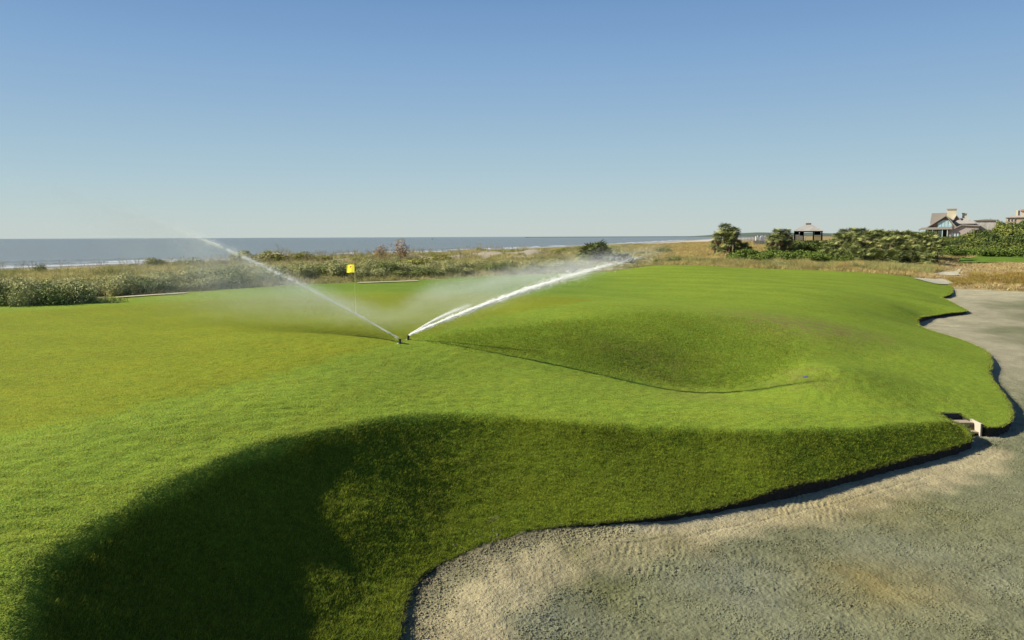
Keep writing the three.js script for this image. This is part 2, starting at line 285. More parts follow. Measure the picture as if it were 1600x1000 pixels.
const landMap = tileNoise(512, (u, v) => .55 + .45 * (pnoise(u, v, 200, 200, 21) * .4 + pnoise(u, v, 60, 60, 22) * .35 + pnoise(u, v, 16, 16, 23) * .25));
const landMat = matte({ map: landMap, bumpMap: landMap, bumpScale: .08 });

// ---------------------------------------------------------------- turf
const green = outline(smoothLine([[-44, 33], ...px3([[0, 488, 0], [150, 479, 0], [300, 469.5, 0], [420, 465, 0], [560, 460.5, 0], [700, 459, 0], [820, 461, 0], [900, 465, 0], [935, 470, 0], [915, 479, 0], [860, 488, 0], [790, 496, 0], [720, 508, 0], [660, 523, 0], [625, 533, 0], [590, 541, 0], [520, 558, 0], [430, 583, 0], [300, 615, 0], [160, 648, 0], [0, 682, -.02]]), [-12, 11], [-30, 8], [-44, 10]], .25, true));
const GREEN = [.265, .315, .022], TURF = [.26, .36, .034], ROUGH = [.16, .215, .015], BACK = [.2, .31, .035], DRY = [.29, .25, .075];
const blob = (X, D, c, r) => Math.exp(-((X - c[0]) ** 2 + (D - c[1]) ** 2) / (r * r));
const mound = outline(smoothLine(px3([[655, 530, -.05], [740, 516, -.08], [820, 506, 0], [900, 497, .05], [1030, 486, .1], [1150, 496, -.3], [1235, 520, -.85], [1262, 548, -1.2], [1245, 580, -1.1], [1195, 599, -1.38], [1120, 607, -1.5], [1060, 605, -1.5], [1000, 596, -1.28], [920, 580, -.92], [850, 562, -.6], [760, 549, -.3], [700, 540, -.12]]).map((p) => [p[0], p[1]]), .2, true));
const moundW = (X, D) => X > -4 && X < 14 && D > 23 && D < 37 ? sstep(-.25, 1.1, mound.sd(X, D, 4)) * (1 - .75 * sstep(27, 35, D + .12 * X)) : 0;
const dryA = P(1230, 515, -.8), dryB = P(1010, 560, -.9), dryC = P(1250, 608, -1.5), dryD = P(1330, 525, -1.1), dryE = P(1090, 612, -1.35);
const crestD = (X) => X < -3.7 ? 14.6 + (X + 3.7) * 1.5 : 17.6 + .12 * X;
function turfColor(X, D) {
  const g = green.sd(X, D, 3), w = sstep(-.35, .35, g + .25 * n2(X * .9, D * .9));
  let c = mixc(TURF, BACK, sstep(42, 50, D + X * .3) * sstep(12, 2, X));
  // longer grass on the bunker face
  const face = faceW(X, D);
  if (face) c = mixc(c, ROUGH, face);
  c = mixc(c, [.125, .19, .013], .52 * moundW(X, D) * clamp(.8 + .6 * fbm(X / 2, D / 2, 3), 0, 1));  // darker mound flank: longer grass plus slope and spray shade put into the colour
  c = mixc(c, GREEN, w);
  const m = 1 + .12 * fbm(X / 5, D / 5, 4) + .07 * fbm(X / 1.1, D / 1.1, 3) * (1 - .6 * w) + .05 * Math.sin((X * .5 + D) * 1.5 + 2 * n1(X / 9, D / 9)) * (1 - w) * sstep(35, 50, D);
  const y = clamp(.5 + .8 * fbm(X / 2.2 + 50, D / 2.2, 4), 0, 1);
  c = [c[0] * m * lerp(.96, 1.06, y), c[1] * m, c[2] * m];
  const dr = Math.min(1, .8 * blob(X, D, dryA, 2.6) + .3 * blob(X, D, dryB, 1.8) + .55 * blob(X, D, dryC, 1) + .55 * blob(X, D, dryD, 2) + .4 * blob(X, D, dryE, 1)) * clamp(.55 + 1.2 * fbm(X * 1.1, D * 1.1, 4), 0, 1);
  return mixc(c, DRY, Math.min(.85, dr * 1.15));
}
const turfRelief = (X, D) => { const f = 1 - sstep(22, 40, D); return f * (.014 * n2(X * 2.3, D * 2.3) + .008 * n3(X * 6, D * 6)); };
{
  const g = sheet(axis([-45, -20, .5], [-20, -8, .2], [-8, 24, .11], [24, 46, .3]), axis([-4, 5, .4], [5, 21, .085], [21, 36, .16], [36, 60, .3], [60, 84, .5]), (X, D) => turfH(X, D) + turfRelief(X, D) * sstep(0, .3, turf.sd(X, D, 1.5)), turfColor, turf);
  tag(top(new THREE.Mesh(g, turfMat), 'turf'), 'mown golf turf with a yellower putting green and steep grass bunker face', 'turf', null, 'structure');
}
// cut edge of the turf, above the sand
{
  const pos = [], col = [], uv = [], idx = [];
  const rowsN = 7; let L = 0;
  for (let i = 0; i < lipLine.length; i++) {
    const a = lipLine[Math.max(0, i - 3)], b = lipLine[Math.min(lipLine.length - 1, i + 3)], p = lipLine[i];
    let nx = (b[1] - a[1]), nd = -(b[0] - a[0]); const l = Math.hypot(nx, nd); nx /= l; nd /= l;
    if (turf.inside(p[0] + nx * .15, p[1] + nd * .15)) { nx = -nx; nd = -nd; }
    const h = turfH(p[0], p[1]), low = sandBase(p[0], p[1]) - .06, hang = .02 + .015 * n2(p[0] * 5, p[1] * 5);
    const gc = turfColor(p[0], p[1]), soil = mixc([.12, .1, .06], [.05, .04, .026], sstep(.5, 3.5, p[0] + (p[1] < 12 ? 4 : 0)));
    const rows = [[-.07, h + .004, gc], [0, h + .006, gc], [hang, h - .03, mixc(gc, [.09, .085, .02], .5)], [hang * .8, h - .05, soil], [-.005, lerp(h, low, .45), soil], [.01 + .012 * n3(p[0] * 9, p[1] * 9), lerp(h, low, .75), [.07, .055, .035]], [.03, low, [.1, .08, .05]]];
    if (i) L += Math.hypot(p[0] - lipLine[i - 1][0], p[1] - lipLine[i - 1][1]);
    rows.forEach(([o, y, c], r) => { pos.push(p[0] + nx * o, y, -(p[1] + nd * o)); col.push(...c); uv.push(L / 2, r / 14); });
    if (i) for (let r = 0; r < rowsN - 1; r++) { const A = (i - 1) * rowsN + r, B = i * rowsN + r; idx.push(A, B, A + 1, B, B + 1, A + 1); }
  }
  const g = new THREE.BufferGeometry(); g.setAttribute('position', new THREE.Float32BufferAttribute(pos, 3)); g.setAttribute('color', new THREE.Float32BufferAttribute(col, 3)); g.setAttribute('uv', new THREE.Float32BufferAttribute(uv, 2)); g.setIndex(idx); g.computeVertexNormals();
  tag(top(new THREE.Mesh(g, vcol({ map: turfMap, bumpMap: turfBump, bumpScale: .03 })), 'turf_edge'), 'dark cut edge of the turf above the bunker sand', 'turf edge', null, 'structure');
}

// ---------------------------------------------------------------- bunker sand
const ridge = smoothLine(px3([[660, 1040, -2.3], [720, 985, -2.28], [760, 935, -2.22], [830, 890, -2.2], [900, 862, -2.22], [1000, 845, -2.3], [1150, 815, -2.4], [1300, 785, -2.4], [1450, 745, -2.4], [1540, 710, -2.35]]).map((p) => [p[0], p[1]]), .2, false);
const ridgeWide = [[660, .75], [900, .7], [1000, .45], [1300, .5], [1600, .9]];
const ridgeD = (X, D) => { let b = 1e9; for (const p of ridge) { const d = (p[0] - X) ** 2 + (p[1] - D) ** 2; if (d < b) b = d; } return Math.sqrt(b); };
const WET = [.158, .162, .09], PALE = [.325, .282, .162], OCHRE = [.215, .17, .06], OLIVE = [.14, .142, .055], BLUE = [.168, .175, .122], CLOD = [.165, .14, .085];
const sandBlobs = [[1360, 905, 1.0, OCHRE, .75], [1440, 900, .9, OCHRE, .4], [960, 930, .75, OLIVE, .8], [1010, 862, .6, OLIVE, .7], [1080, 865, .7, OCHRE, .3], [1150, 905, 1.1, BLUE, .8], [870, 975, .8, BLUE, .7], [1230, 800, 1, OCHRE, .35], [1350, 790, 1.2, OCHRE, .45], [1380, 850, .9, BLUE, .5], [1480, 800, 1.2, OLIVE, .5], [1250, 990, 1, BLUE, .4], [920, 880, .6, OLIVE, .6], [1560, 900, 1.6, BLUE, .4]].map(([x, y, r, c, k]) => ({ p: P(x, y, -2.45), r, c, k }));
const smoothA = P(1400, 895, -2.5), smoothB = P(1480, 740, -2.4), smoothC = P(1300, 800, -2.45), rippleA = P(1010, 865, -2.4), rippleB = P(1250, 790, -2.4), rippleC = P(960, 980, -2.45);
function sandLook(X, D) {
  const rd = D < 26 ? ridgeD(X, D) : 9, lipd = Math.abs(turf.sd(X, D, 4));
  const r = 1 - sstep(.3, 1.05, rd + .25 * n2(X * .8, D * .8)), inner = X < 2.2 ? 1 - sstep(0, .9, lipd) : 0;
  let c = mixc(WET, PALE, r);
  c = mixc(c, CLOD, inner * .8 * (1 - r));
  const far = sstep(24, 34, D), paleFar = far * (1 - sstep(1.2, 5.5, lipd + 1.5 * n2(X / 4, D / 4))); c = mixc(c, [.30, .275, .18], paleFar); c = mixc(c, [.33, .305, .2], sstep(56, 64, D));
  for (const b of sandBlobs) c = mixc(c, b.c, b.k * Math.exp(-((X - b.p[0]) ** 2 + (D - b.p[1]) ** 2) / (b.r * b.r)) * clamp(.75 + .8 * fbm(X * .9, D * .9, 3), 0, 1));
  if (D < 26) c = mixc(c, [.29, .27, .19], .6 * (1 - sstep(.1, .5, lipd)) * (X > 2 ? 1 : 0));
  const m = 1 + .22 * fbm(X / 2.1, D / 1.6, 4) + .12 * fbm(X * 1.6, D * 2.2, 3);
  const smooth = clamp(r * .95 + blob(X, D, smoothA, 1.1) + .9 * blob(X, D, smoothB, 1.6) + .8 * blob(X, D, smoothC, 1.2), 0, 1);
  return { c: [c[0] * m, c[1] * m, c[2] * m], smooth, inner, lipd };
}
function sandH(X, D) {
  let h = sandBase(X, D); if (D > 40) return h + .03 * n2(X / 2, D / 2);
  const l = sandLook(X, D), rough = (1 - l.smooth) * (1 - sstep(22, 38, D));
  const clod = Math.max(0, n2(X * 8.5, D * 8.5)) ** 1.5 * .9 + Math.max(0, n3(X * 14, D * 14)) ** 1.5 * .7 + .2 * n1(X * 3.5, D * 3.5);
  h += rough * (.02 + .036 * l.inner) * clod * (.15 + 1.3 * clamp(.42 + 1.2 * fbm(X / 1.5, D / 1.1, 3), 0, 1));
  h += .012 * n1(X * 1.4, D * 1.4) + .004 * n3(X * 7, D * 7);
  if (X > 1.5 && D < 24) { const e = l.lipd + .06 * n2(X * .9, D * .9); h -= .014 * Math.exp(-(((e - .62) / .035) ** 2)) + .01 * Math.exp(-(((e - .85) / .03) ** 2)) * sstep(-.2, .4, n1(X * .5, 4)); }
  const rip = blob(X, D, rippleA, 1.0) + .9 * blob(X, D, rippleB, 1.1) + .4 * blob(X, D, rippleC, .9);
  if (rip > .02) h += sstep(.12, .7, rip) * clamp(.55 + 1.1 * n2(X * 1.1 + 9, D * 1.1), 0, 1) * .006 * Math.sin((X * .95 - D * .3) * 50 + 2.2 * n1(X * 1.1, D * 1.1) + 1.2 * n3(X * 2.6, D * 2.6));
  return h;
}
{
  const keep = (X, D) => turf.sd(X, D, 2) < .9 && bunker.sd(X, D, 3) > -2;
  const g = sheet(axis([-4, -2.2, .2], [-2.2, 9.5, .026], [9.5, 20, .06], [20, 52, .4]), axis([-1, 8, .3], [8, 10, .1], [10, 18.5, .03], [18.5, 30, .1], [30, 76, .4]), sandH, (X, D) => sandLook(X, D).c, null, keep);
  tag(top(new THREE.Mesh(g, sandMat), 'bunker_sand'), 'raked grey beige sand of the large bunker', 'sand', null, 'structure');
}

// ---------------------------------------------------------------- dunes, beach, sea
function landColor(X, D, h) {
  const s = shoreS(X, D);
  if (s > -112) { const wet = sstep(-34, -4, s); return mixc([.52, .48, .4], [.2, .19, .17], wet); }
  let c = mixc([.13, .12, .045], [.25, .205, .085], clamp(.5 + .9 * fbm(X / 12, D / 12, 3), 0, 1));
  c = mixc(c, [.34, .25, .10], sstep(10, 40, X) * sstep(95, 150, D) * .8);
  c = mixc(c, [.30, .23, .115], sstep(26, 38, X) * sstep(60, 72, D) * (1 - sstep(105, 125, D)));
  const bare = sstep(.16, .34, fbm(X / 7 + 31, D / 10 + 5, 4)) * sstep(72, 92, D) * (1 - sstep(2, 30, X)) ;
  c = mixc(c, [.42, .37, .27], Math.max(bare, D > 72 && D < 170 ? bareAt(X, D) : 0));
  if (D < 20 && X < 60) c = mixc(c, [.14, .15, .05], .7);
  return c;
}
{
  const keep = (X, D) => turf.sd(X, D, 3) < 1.5 && bunker.sd(X, D, 3) < 1.6;
  const g = sheet(axis([-460, -140, 20], [-140, -60, 4], [-60, 60, 1], [60, 160, 3], [160, 900, 30]), axis([-80, -12, 5], [-12, 34, 1.2], [34, 130, .9], [130, 260, 2.5], [260, 700, 14], [700, 2700, 60]), landH, landColor, null, keep, 6);
  tag(top(new THREE.Mesh(g, landMat), 'dunes'), 'grassy sand dunes running down to a broad beach', 'dunes', null, 'structure');
}
{ // sea: one sheet to the horizon, with swell and surf along the beach
  const bump = tileNoise(1024, (u, v) => pnoise(u, v, 18, 60, 31) * .4 + pnoise(u, v, 50, 160, 32) * .35 + pnoise(u, v, 120, 330, 33) * .25);
  const mat = matte({ roughness: .35, specularIntensity: .55, bumpMap: bump, bumpScale: .9 });
  const line = [], pts = smoothLine(SHORE, 3, false).filter((p) => p[1] < 1400);
  const offs = [-9, -6, -3.5, -1.5, 0]; for (let s = 1.2; s < 80; s += 1.2) offs.push(s);
  const pos = [], col = [], uv = [], idx = [], M = offs.length;
  pts.forEach((p, i) => {
    const a = pts[Math.max(0, i - 8)], b = pts[Math.min(pts.length - 1, i + 8)], l = Math.hypot(b[0] - a[0], b[1] - a[1]), nx = -(b[1] - a[1]) / l, nd = (b[0] - a[0]) / l;
    offs.forEach((s, k) => {
      const along = i * 3, w1 = 16 + 5 * n1(along / 90, 3), c1 = Math.exp(-(((s - w1) / 2.2) ** 2)), w2 = 38 + 7 * n1(along / 120, 8), c2 = Math.exp(-(((s - w2) / 3) ** 2)), edge = s > 75 ? 0 : 1;
      const foam = clamp(sstep(14, 2, s + 5 * n1(along / 14, s / 8)) * (.65 + .6 * n2(along / 9, s / 3)) + 1.3 * c1 * sstep(-.15, .35, n2(along / 45, 2)) * sstep(w1 + 1.5, w1 - 1, s) , 0, 1);
      const y = SEA + edge * (.05 + .42 * c1 + .35 * c2 + .05 * Math.sin(s * .5 + 2 * n1(along / 60, 1)));
      pos.push(p[0] + nx * s, y, -(p[1] + nd * s)); col.push(...mixc(mixc([.165, .188, .172], [.21, .22, .19], sstep(40, 0, s)), [.6, .62, .6], foam)); uv.push((p[0] + nx * s) / 70, (p[1] + nd * s) / 70);
      if (i && k) { const A = (i - 1) * M + k - 1, B = i * M + k - 1; idx.push(A, B, A + 1, B, B + 1, A + 1); }
    });
  });
  const surf = new THREE.BufferGeometry(); surf.setAttribute('position', new THREE.Float32BufferAttribute(pos, 3)); surf.setAttribute('color', new THREE.Float32BufferAttribute(col, 3)); surf.setAttribute('uv', new THREE.Float32BufferAttribute(uv, 2)); surf.setIndex(idx); surf.computeVertexNormals();
  tag(top(new THREE.Mesh(surf, mat), 'surf'), 'white surf breaking along the beach', 'surf', null, 'structure');
  const R = 30000, g = new THREE.PlaneGeometry(2 * R, 2 * R, 40, 40).rotateX(-Math.PI / 2).translate(0, SEA - .05, 0), n = g.attributes.position.count, c = new Float32Array(n * 3), u = g.attributes.uv;
  for (let i = 0; i < n; i++) { c.set([.155, .182, .17], i * 3); u.setXY(i, g.attributes.position.getX(i) / 70, g.attributes.position.getZ(i) / 70); }
  g.setAttribute('color', new THREE.BufferAttribute(c, 3));
  tag(top(new THREE.Mesh(g, mat), 'sea'), 'calm blue grey sea reaching to the horizon', 'sea', null, 'structure');
}
// ---------------------------------------------------------------- grass as real blades
const up = new THREE.Vector3(0, 1, 0), mtx = new THREE.Matrix4(), quat = new THREE.Quaternion(), eul = new THREE.Euler(), scl = new THREE.Vector3(), at3 = new THREE.Vector3(), tint = new THREE.Color();
function tuftGeo(blades, h, spread, width, lean, seg = 2) {
  const pos = [], idx = [], col = [];
  for (let b = 0; b < blades; b++) {
    const a = rr(0, 6.283), r = spread * Math.sqrt(rnd()), bx = r * Math.cos(a), bz = r * Math.sin(a), da = a + rr(-1, 1), L = h * rr(.65, 1.1), ln = lean * rr(.3, 1.2), wa = rr(0, 6.283), k = rr(.8, 1.2);
    const base = pos.length / 3;
    for (let s = 0; s <= seg; s++) {
      const t = s / seg, w = width * (1 - t) * .5, ox = Math.cos(da) * ln * L * t * t, oz = Math.sin(da) * ln * L * t * t, y = L * t * (1 - .25 * ln * t);
      if (s < seg) { pos.push(bx + ox + Math.cos(wa) * w, y, bz + oz + Math.sin(wa) * w, bx + ox - Math.cos(wa) * w, y, bz + oz - Math.sin(wa) * w); col.push(k, k, k, k, k, k); }
      else { pos.push(bx + ox, y, bz + oz); col.push(k * 1.1, k * 1.05, k); }
    }
    for (let s = 0; s < seg; s++) { const o = base + s * 2; if (s < seg - 1) idx.push(o, o + 1, o + 2, o + 1, o + 3, o + 2); else idx.push(o, o + 1, o + 2); }
  }
  const g = new THREE.BufferGeometry(); g.setAttribute('position', new THREE.Float32BufferAttribute(pos, 3)); g.setAttribute('color', new THREE.Float32BufferAttribute(col, 3)); g.setIndex(idx); g.computeVertexNormals(); return g;
}
function scatter(name, label, category, geo, mat, list) {   // list: [X, y, D, size, height, colour]
  const m = new THREE.InstancedMesh(geo, mat, list.length);
  list.forEach(([X, y, D, s, hh, c], i) => {
    quat.setFromEuler(eul.set(rr(-.15, .15), rr(0, 6.283), rr(-.15, .15)));
    m.setMatrixAt(i, mtx.compose(at3.set(X, y, -D), quat, scl.set(s, hh, s))); m.setColorAt(i, tint.setRGB(...c));
  });
  return tag(top(m, name), label, category, null, 'stuff');
}
const bladeMat = new THREE.MeshPhysicalMaterial({ vertexColors: true, roughness: 1, specularIntensity: .3, transmission: .35, thickness: 0 });
{
  const list = [];
  for (let k = 0; k < 900000 && list.length < 150000; k++) {
    const D = 6.2 + 18 * rnd(), X = (rnd() - .5) * 1.42 * D;
    if (rnd() > (8 / D) ** 1.25) continue;
    if (!turf.inside(X, D)) continue;
    const g = green.sd(X, D, 2); if (g > -.6) continue;
    const c = turfColor(X, D), rough = faceW(X, D);
    const v = lerp(rr(.86, 1.16), rr(.6, 1.5), rough) * lerp(1.12, 1, rough), w = rr(.9, 1.25), hh = lerp(.12, .9, rough) * rr(.7, 1.3) * (1 - .5 * sstep(18, 24, D)) * (1 - .8 * sstep(-2.2, -.6, g));
    list.push([X, turfH(X, D) + turfRelief(X, D) - .004, D, rr(.8, 1.3), hh, [c[0] * v * w, c[1] * v, c[2] * v]]);
  }
  scatter('turf_grass', 'short blades of the turf around the bunker', 'grass', tuftGeo(7, .042, .045, .008, .55), bladeMat, list);
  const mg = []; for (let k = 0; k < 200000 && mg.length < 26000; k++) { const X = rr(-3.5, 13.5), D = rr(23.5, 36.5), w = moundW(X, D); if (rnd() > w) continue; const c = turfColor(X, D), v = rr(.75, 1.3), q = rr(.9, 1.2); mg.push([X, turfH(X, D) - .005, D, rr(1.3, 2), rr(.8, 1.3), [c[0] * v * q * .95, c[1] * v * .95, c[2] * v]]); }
  scatter('rough_grass', 'longer grass on the mound beside the green, darkened for its shaded flank', 'grass', tuftGeo(7, .042, .045, .009, .55), bladeMat, mg);
  const fr = [];
  for (let i = 2; i < lipLine.length - 2; i++) {
    const p = lipLine[i], n = p[1] < 30 ? 4 : 2;
    for (let q = 0; q < n; q++) { const X = p[0] + rr(-.05, .05), D = p[1] + rr(-.04, .04), c = turfColor(p[0], p[1]), v = rr(.6, 1.2); fr.push([X, turfH(X, D) - .015, D, rr(.8, 1.3) * (p[1] > 30 ? 1.8 : 1), rr(.8, 1.8), [c[0] * v * 1.15, c[1] * v, c[2] * v]]); }
  }
  scatter('fringe_grass', 'ragged grass along the lip of the bunker', 'grass', tuftGeo(8, .045, .05, .008, 1.3), bladeMat, fr);
}

{ // crumbs of raked sand
  const g = new THREE.IcosahedronGeometry(1, 0), p = g.attributes.position; for (let k = 0; k < p.count; k++) { const f = 1 + .28 * n1(p.getX(k) * 3 + 5, p.getY(k) * 3 + p.getZ(k)); p.setXYZ(k, p.getX(k) * f, p.getY(k) * f * .75, p.getZ(k) * f); } g.computeVertexNormals();
  const list = [];
  for (let k = 0; k < 500000 && list.length < 42000; k++) {
    const D = 9.5 + 15 * rnd() ** 1.5, X = -2 + 18 * rnd(); if (X / D * F > 830 || turf.sd(X, D, 2) > -.1) continue;
    const l = sandLook(X, D), dens = (1 - l.smooth) * clamp(.25 + 1.5 * fbm(X / 1.4 + 3, D / 1.0, 3), 0, 1) * .75 + l.inner * .7; if (rnd() > dens) continue;
    const r = .006 + .012 * rnd() ** 3 * (1 + .6 * l.inner), v = rr(.8, 1.12), c = l.c; list.push([X, sandH(X, D) + r * .25, D, r, r, [c[0] * v, c[1] * v, c[2] * v]]);
  }
  scatter('sand_crumbs', 'small crumbs of damp raked sand in the bunker', 'sand crumbs', g, new THREE.MeshPhysicalMaterial({ roughness: 1, specularIntensity: .1 }), list);
}

// ---------------------------------------------------------------- shrubs, trees, palmettos
function leafBlob(o) {          // foliage from leaf-sized faces spread through a few lobes
  const pos = [], col = [], idx = [], lobes = [];
  for (let i = 0; i < o.lobes; i++) { const a = rr(0, 6.283), r = Math.sqrt(rnd()) * .62; lobes.push([Math.cos(a) * r * o.rx, o.ry * rr(.35, .78), Math.sin(a) * r * o.rz, rr(.34, .55)]); }
  lobes.push([0, o.ry * .5, 0, .62]);
  for (let i = 0; i < o.n; i++) {
    const L = lobes[Math.floor(rnd() * lobes.length)], v = new THREE.Vector3(gauss(), gauss(), gauss()).normalize(), q = L[3] * (rnd() < .8 ? rr(.72, 1.08) : rr(.3, .8));
    const x = L[0] + v.x * q * o.rx, y = Math.max(.05 * o.ry, L[1] + v.y * q * o.ry), z = L[2] + v.z * q * o.rz;
    const s = o.leaf * rr(.6, 1.25), nrm = v.clone().multiplyScalar(.8).add(new THREE.Vector3(gauss(), gauss() + .4, gauss()).multiplyScalar(.55)).normalize();
    const a = new THREE.Vector3(gauss(), gauss(), gauss()).cross(nrm).normalize(), b = nrm.clone().cross(a), e = o.aspect || .6, k = pos.length / 3;
    for (const [p, t] of [[-1, 0], [0, -e], [1, 0], [0, e]]) pos.push(x + (a.x * p + b.x * t) * s, y + (a.y * p + b.y * t) * s, z + (a.z * p + b.z * t) * s);
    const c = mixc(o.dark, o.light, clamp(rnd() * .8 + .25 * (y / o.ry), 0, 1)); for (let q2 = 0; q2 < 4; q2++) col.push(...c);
    idx.push(k, k + 1, k + 2, k, k + 2, k + 3);
  }
  const g = new THREE.BufferGeometry(); g.setAttribute('position', new THREE.Float32BufferAttribute(pos, 3)); g.setAttribute('color', new THREE.Float32BufferAttribute(col, 3)); g.setIndex(idx); g.computeVertexNormals(); return g;
}
const tube = (a, b, r0, r1, n = 6) => { const d = b.clone().sub(a), g = new THREE.CylinderGeometry(r1, r0, d.length(), n, 1); g.translate(0, d.length() / 2, 0); g.applyQuaternion(new THREE.Quaternion().setFromUnitVectors(up, d.clone().normalize())); g.translate(a.x, a.y, a.z); return g; };
const v3 = (x, y, z) => new THREE.Vector3(x, y, z);
const barkMat = new THREE.MeshStandardMaterial({ color: new THREE.Color().setRGB(.09, .07, .05), roughness: 1 }), leafMat = new THREE.MeshPhysicalMaterial({ vertexColors: true, roughness: 1, specularIntensity: .25 });
function stemsGeo(n, rx, ry, r) { const gs = []; for (let i = 0; i < n; i++) { const a = rr(0, 6.283), b = a + rr(-.6, .6), m = v3(Math.cos(a) * rx * .25, ry * rr(.25, .4), Math.sin(a) * rx * .25); gs.push(tube(v3(Math.cos(a) * .08, -.15, Math.sin(a) * .08), m, r, r * .7), tube(m, v3(Math.cos(b) * rx * .6, ry * rr(.6, .8), Math.sin(b) * rx * .6), r * .7, r * .2)); } return mergeGeometries(gs); }
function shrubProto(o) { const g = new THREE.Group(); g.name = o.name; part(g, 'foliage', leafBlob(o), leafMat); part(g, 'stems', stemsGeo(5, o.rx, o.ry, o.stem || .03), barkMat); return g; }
const greyGreen = { dark: [.14, .155, .06], light: [.47, .46, .2] }, deepGreen = { dark: [.08, .105, .035], light: [.25, .28, .09] }, yellowGreen = { dark: [.14, .15, .03], light: [.34, .32, .075] }, rusty = { dark: [.2, .12, .05], light: [.45, .28, .12] };
const shrubs = [];
for (let k = 0; k < 3; k++) shrubs.push(shrubProto({ name: 'coastal_shrub', rx: 1.35, ry: 1.55, rz: 1.25, n: 2600, leaf: .062, lobes: 7, ...greyGreen }));
const darkShrubs = [0, 1].map(() => shrubProto({ name: 'coastal_shrub', rx: 1.3, ry: 1.5, rz: 1.2, n: 2600, leaf: .062, lobes: 7, ...deepGreen }));
const duneShrubs = [0, 1].map(() => shrubProto({ name: 'dune_shrub', rx: 1.5, ry: 1.1, rz: 1.2, n: 1700, leaf: .075, lobes: 6, ...yellowGreen }));
const rustShrub = shrubProto({ name: 'dune_shrub', rx: 1.3, ry: 1.7, rz: 1.1, n: 700, leaf: .11, lobes: 6, aspect: .25, ...rusty });
const groundY = (X, D) => landH(X, D);
function plant(proto, label, category, group, X, D, s, sy, sink = .08) {
  const o = cloneThing(proto, label, v3(X, groundY(X, D) - sink, -D), rr(0, 6.283), [s, sy, s], group, proto.name); o.userData.category = category; return o;
}
// dark clump at the left edge, in front
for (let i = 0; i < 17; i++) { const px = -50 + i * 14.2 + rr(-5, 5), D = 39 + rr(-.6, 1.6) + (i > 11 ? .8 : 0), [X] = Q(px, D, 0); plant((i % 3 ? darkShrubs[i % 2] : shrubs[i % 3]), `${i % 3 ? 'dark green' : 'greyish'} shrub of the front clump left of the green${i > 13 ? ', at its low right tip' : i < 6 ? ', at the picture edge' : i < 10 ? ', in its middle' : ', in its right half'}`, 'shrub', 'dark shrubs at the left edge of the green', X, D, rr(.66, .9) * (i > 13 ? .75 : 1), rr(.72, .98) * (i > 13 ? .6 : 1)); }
// band of shrubs along the back of the green
for (let row = 0; row < 5; row++) for (let i = 0; i < 36; i++) {
  const px = -60 + i * 27.5 + rr(-12, 12) + (row % 2) * 13; if (px > 905 && row < 1) continue;
  const edge = px < 180 ? 42 : lerp(46, 62, sstep(180, 560, px)) + 11 * sstep(560, 900, px);
  const D = edge + 1.3 + row * 3.1 + rr(-.8, .8), [X] = Q(px, D, 0); if (turf.sd(X, D, 3) > -.7) continue;
  const p = row < 2 ? (rnd() < .35 ? darkShrubs[i % 2] : shrubs[i % 3]) : row === 4 && rnd() < .5 ? duneShrubs[i % 2] : shrubs[(i + row) % 3];
  const where = px < 180 ? 'above the dark clump at far left' : px < 300 ? 'behind the left strip of sand' : px < 400 ? 'behind the middle of the left water jet' : px < 520 ? 'left of the flag' : px < 600 ? 'right behind the flag' : px < 700 ? 'behind the sprinklers' : px < 800 ? 'behind the drifting mist' : 'where the right water jet ends';
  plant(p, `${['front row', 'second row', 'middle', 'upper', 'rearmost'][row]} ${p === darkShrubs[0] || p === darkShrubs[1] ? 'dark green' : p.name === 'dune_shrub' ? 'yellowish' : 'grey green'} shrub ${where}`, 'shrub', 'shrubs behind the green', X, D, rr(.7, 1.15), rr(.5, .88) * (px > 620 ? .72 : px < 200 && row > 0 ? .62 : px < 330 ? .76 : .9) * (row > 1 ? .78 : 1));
}
// single bushes on the dunes
for (const [px, D, s, sy, p, label] of [[300, 86, 1.1, .75, 1, 'broad olive bush on the dune crest left of the spray jet'], [240, 84, .9, .7, 0, 'brownish bush on the low dune at far left by the surf'], [415, 88, 1.5, .95, 1, 'rounded yellow green bush on the dune just right of the water jet'], [385, 90, 1.1, .85, 0, 'smaller yellow green bush at the left foot of the rounded dune bush'],
  [475, 92, 1.2, .75, 1, 'yellow green bush on the dune right of the bare white sand'], [505, 94, 1.1, .6, 0, 'low brown green bush trailing off the bare sand dune'], [690, 100, 1.2, .8, 1, 'olive bush capping the dune right of the beach walkers'], [870, 96, 1.0, .65, 0, 'small grey green bush left of the lone palmettos'], [660, 76, 1.2, .9, 1, 'dark tall bush behind the flag in the dune hollow']]) {
  const [X] = Q(px, D, 0); plant(duneShrubs[p], label, 'bush', null, X, D, s * 1.25, sy * 1.08);
}
for (const [px, D, s, sy, label] of [[628, 98, 1.35, 1.15, 'tall rusty brown bush on the dune crest right of the flag'], [597, 97, 1.1, .8, 'lower rusty bush leaning left of the tall rusty one']]) { const [X] = Q(px, D, 0); plant(rustShrub, label, 'bush', null, X, D, s, sy * 1.25); }
for (const [px, D, s, sy, label] of [[63, 74, .55, .6, 'small dark bush standing against the surf at far left'], [1035, 125, 1.2, .7, 'small dark bush on the golden dune left of the path of palmettos']]) { const [X] = Q(px, D, 0); plant(darkShrubs[0], label, 'bush', null, X, D, s, sy); }

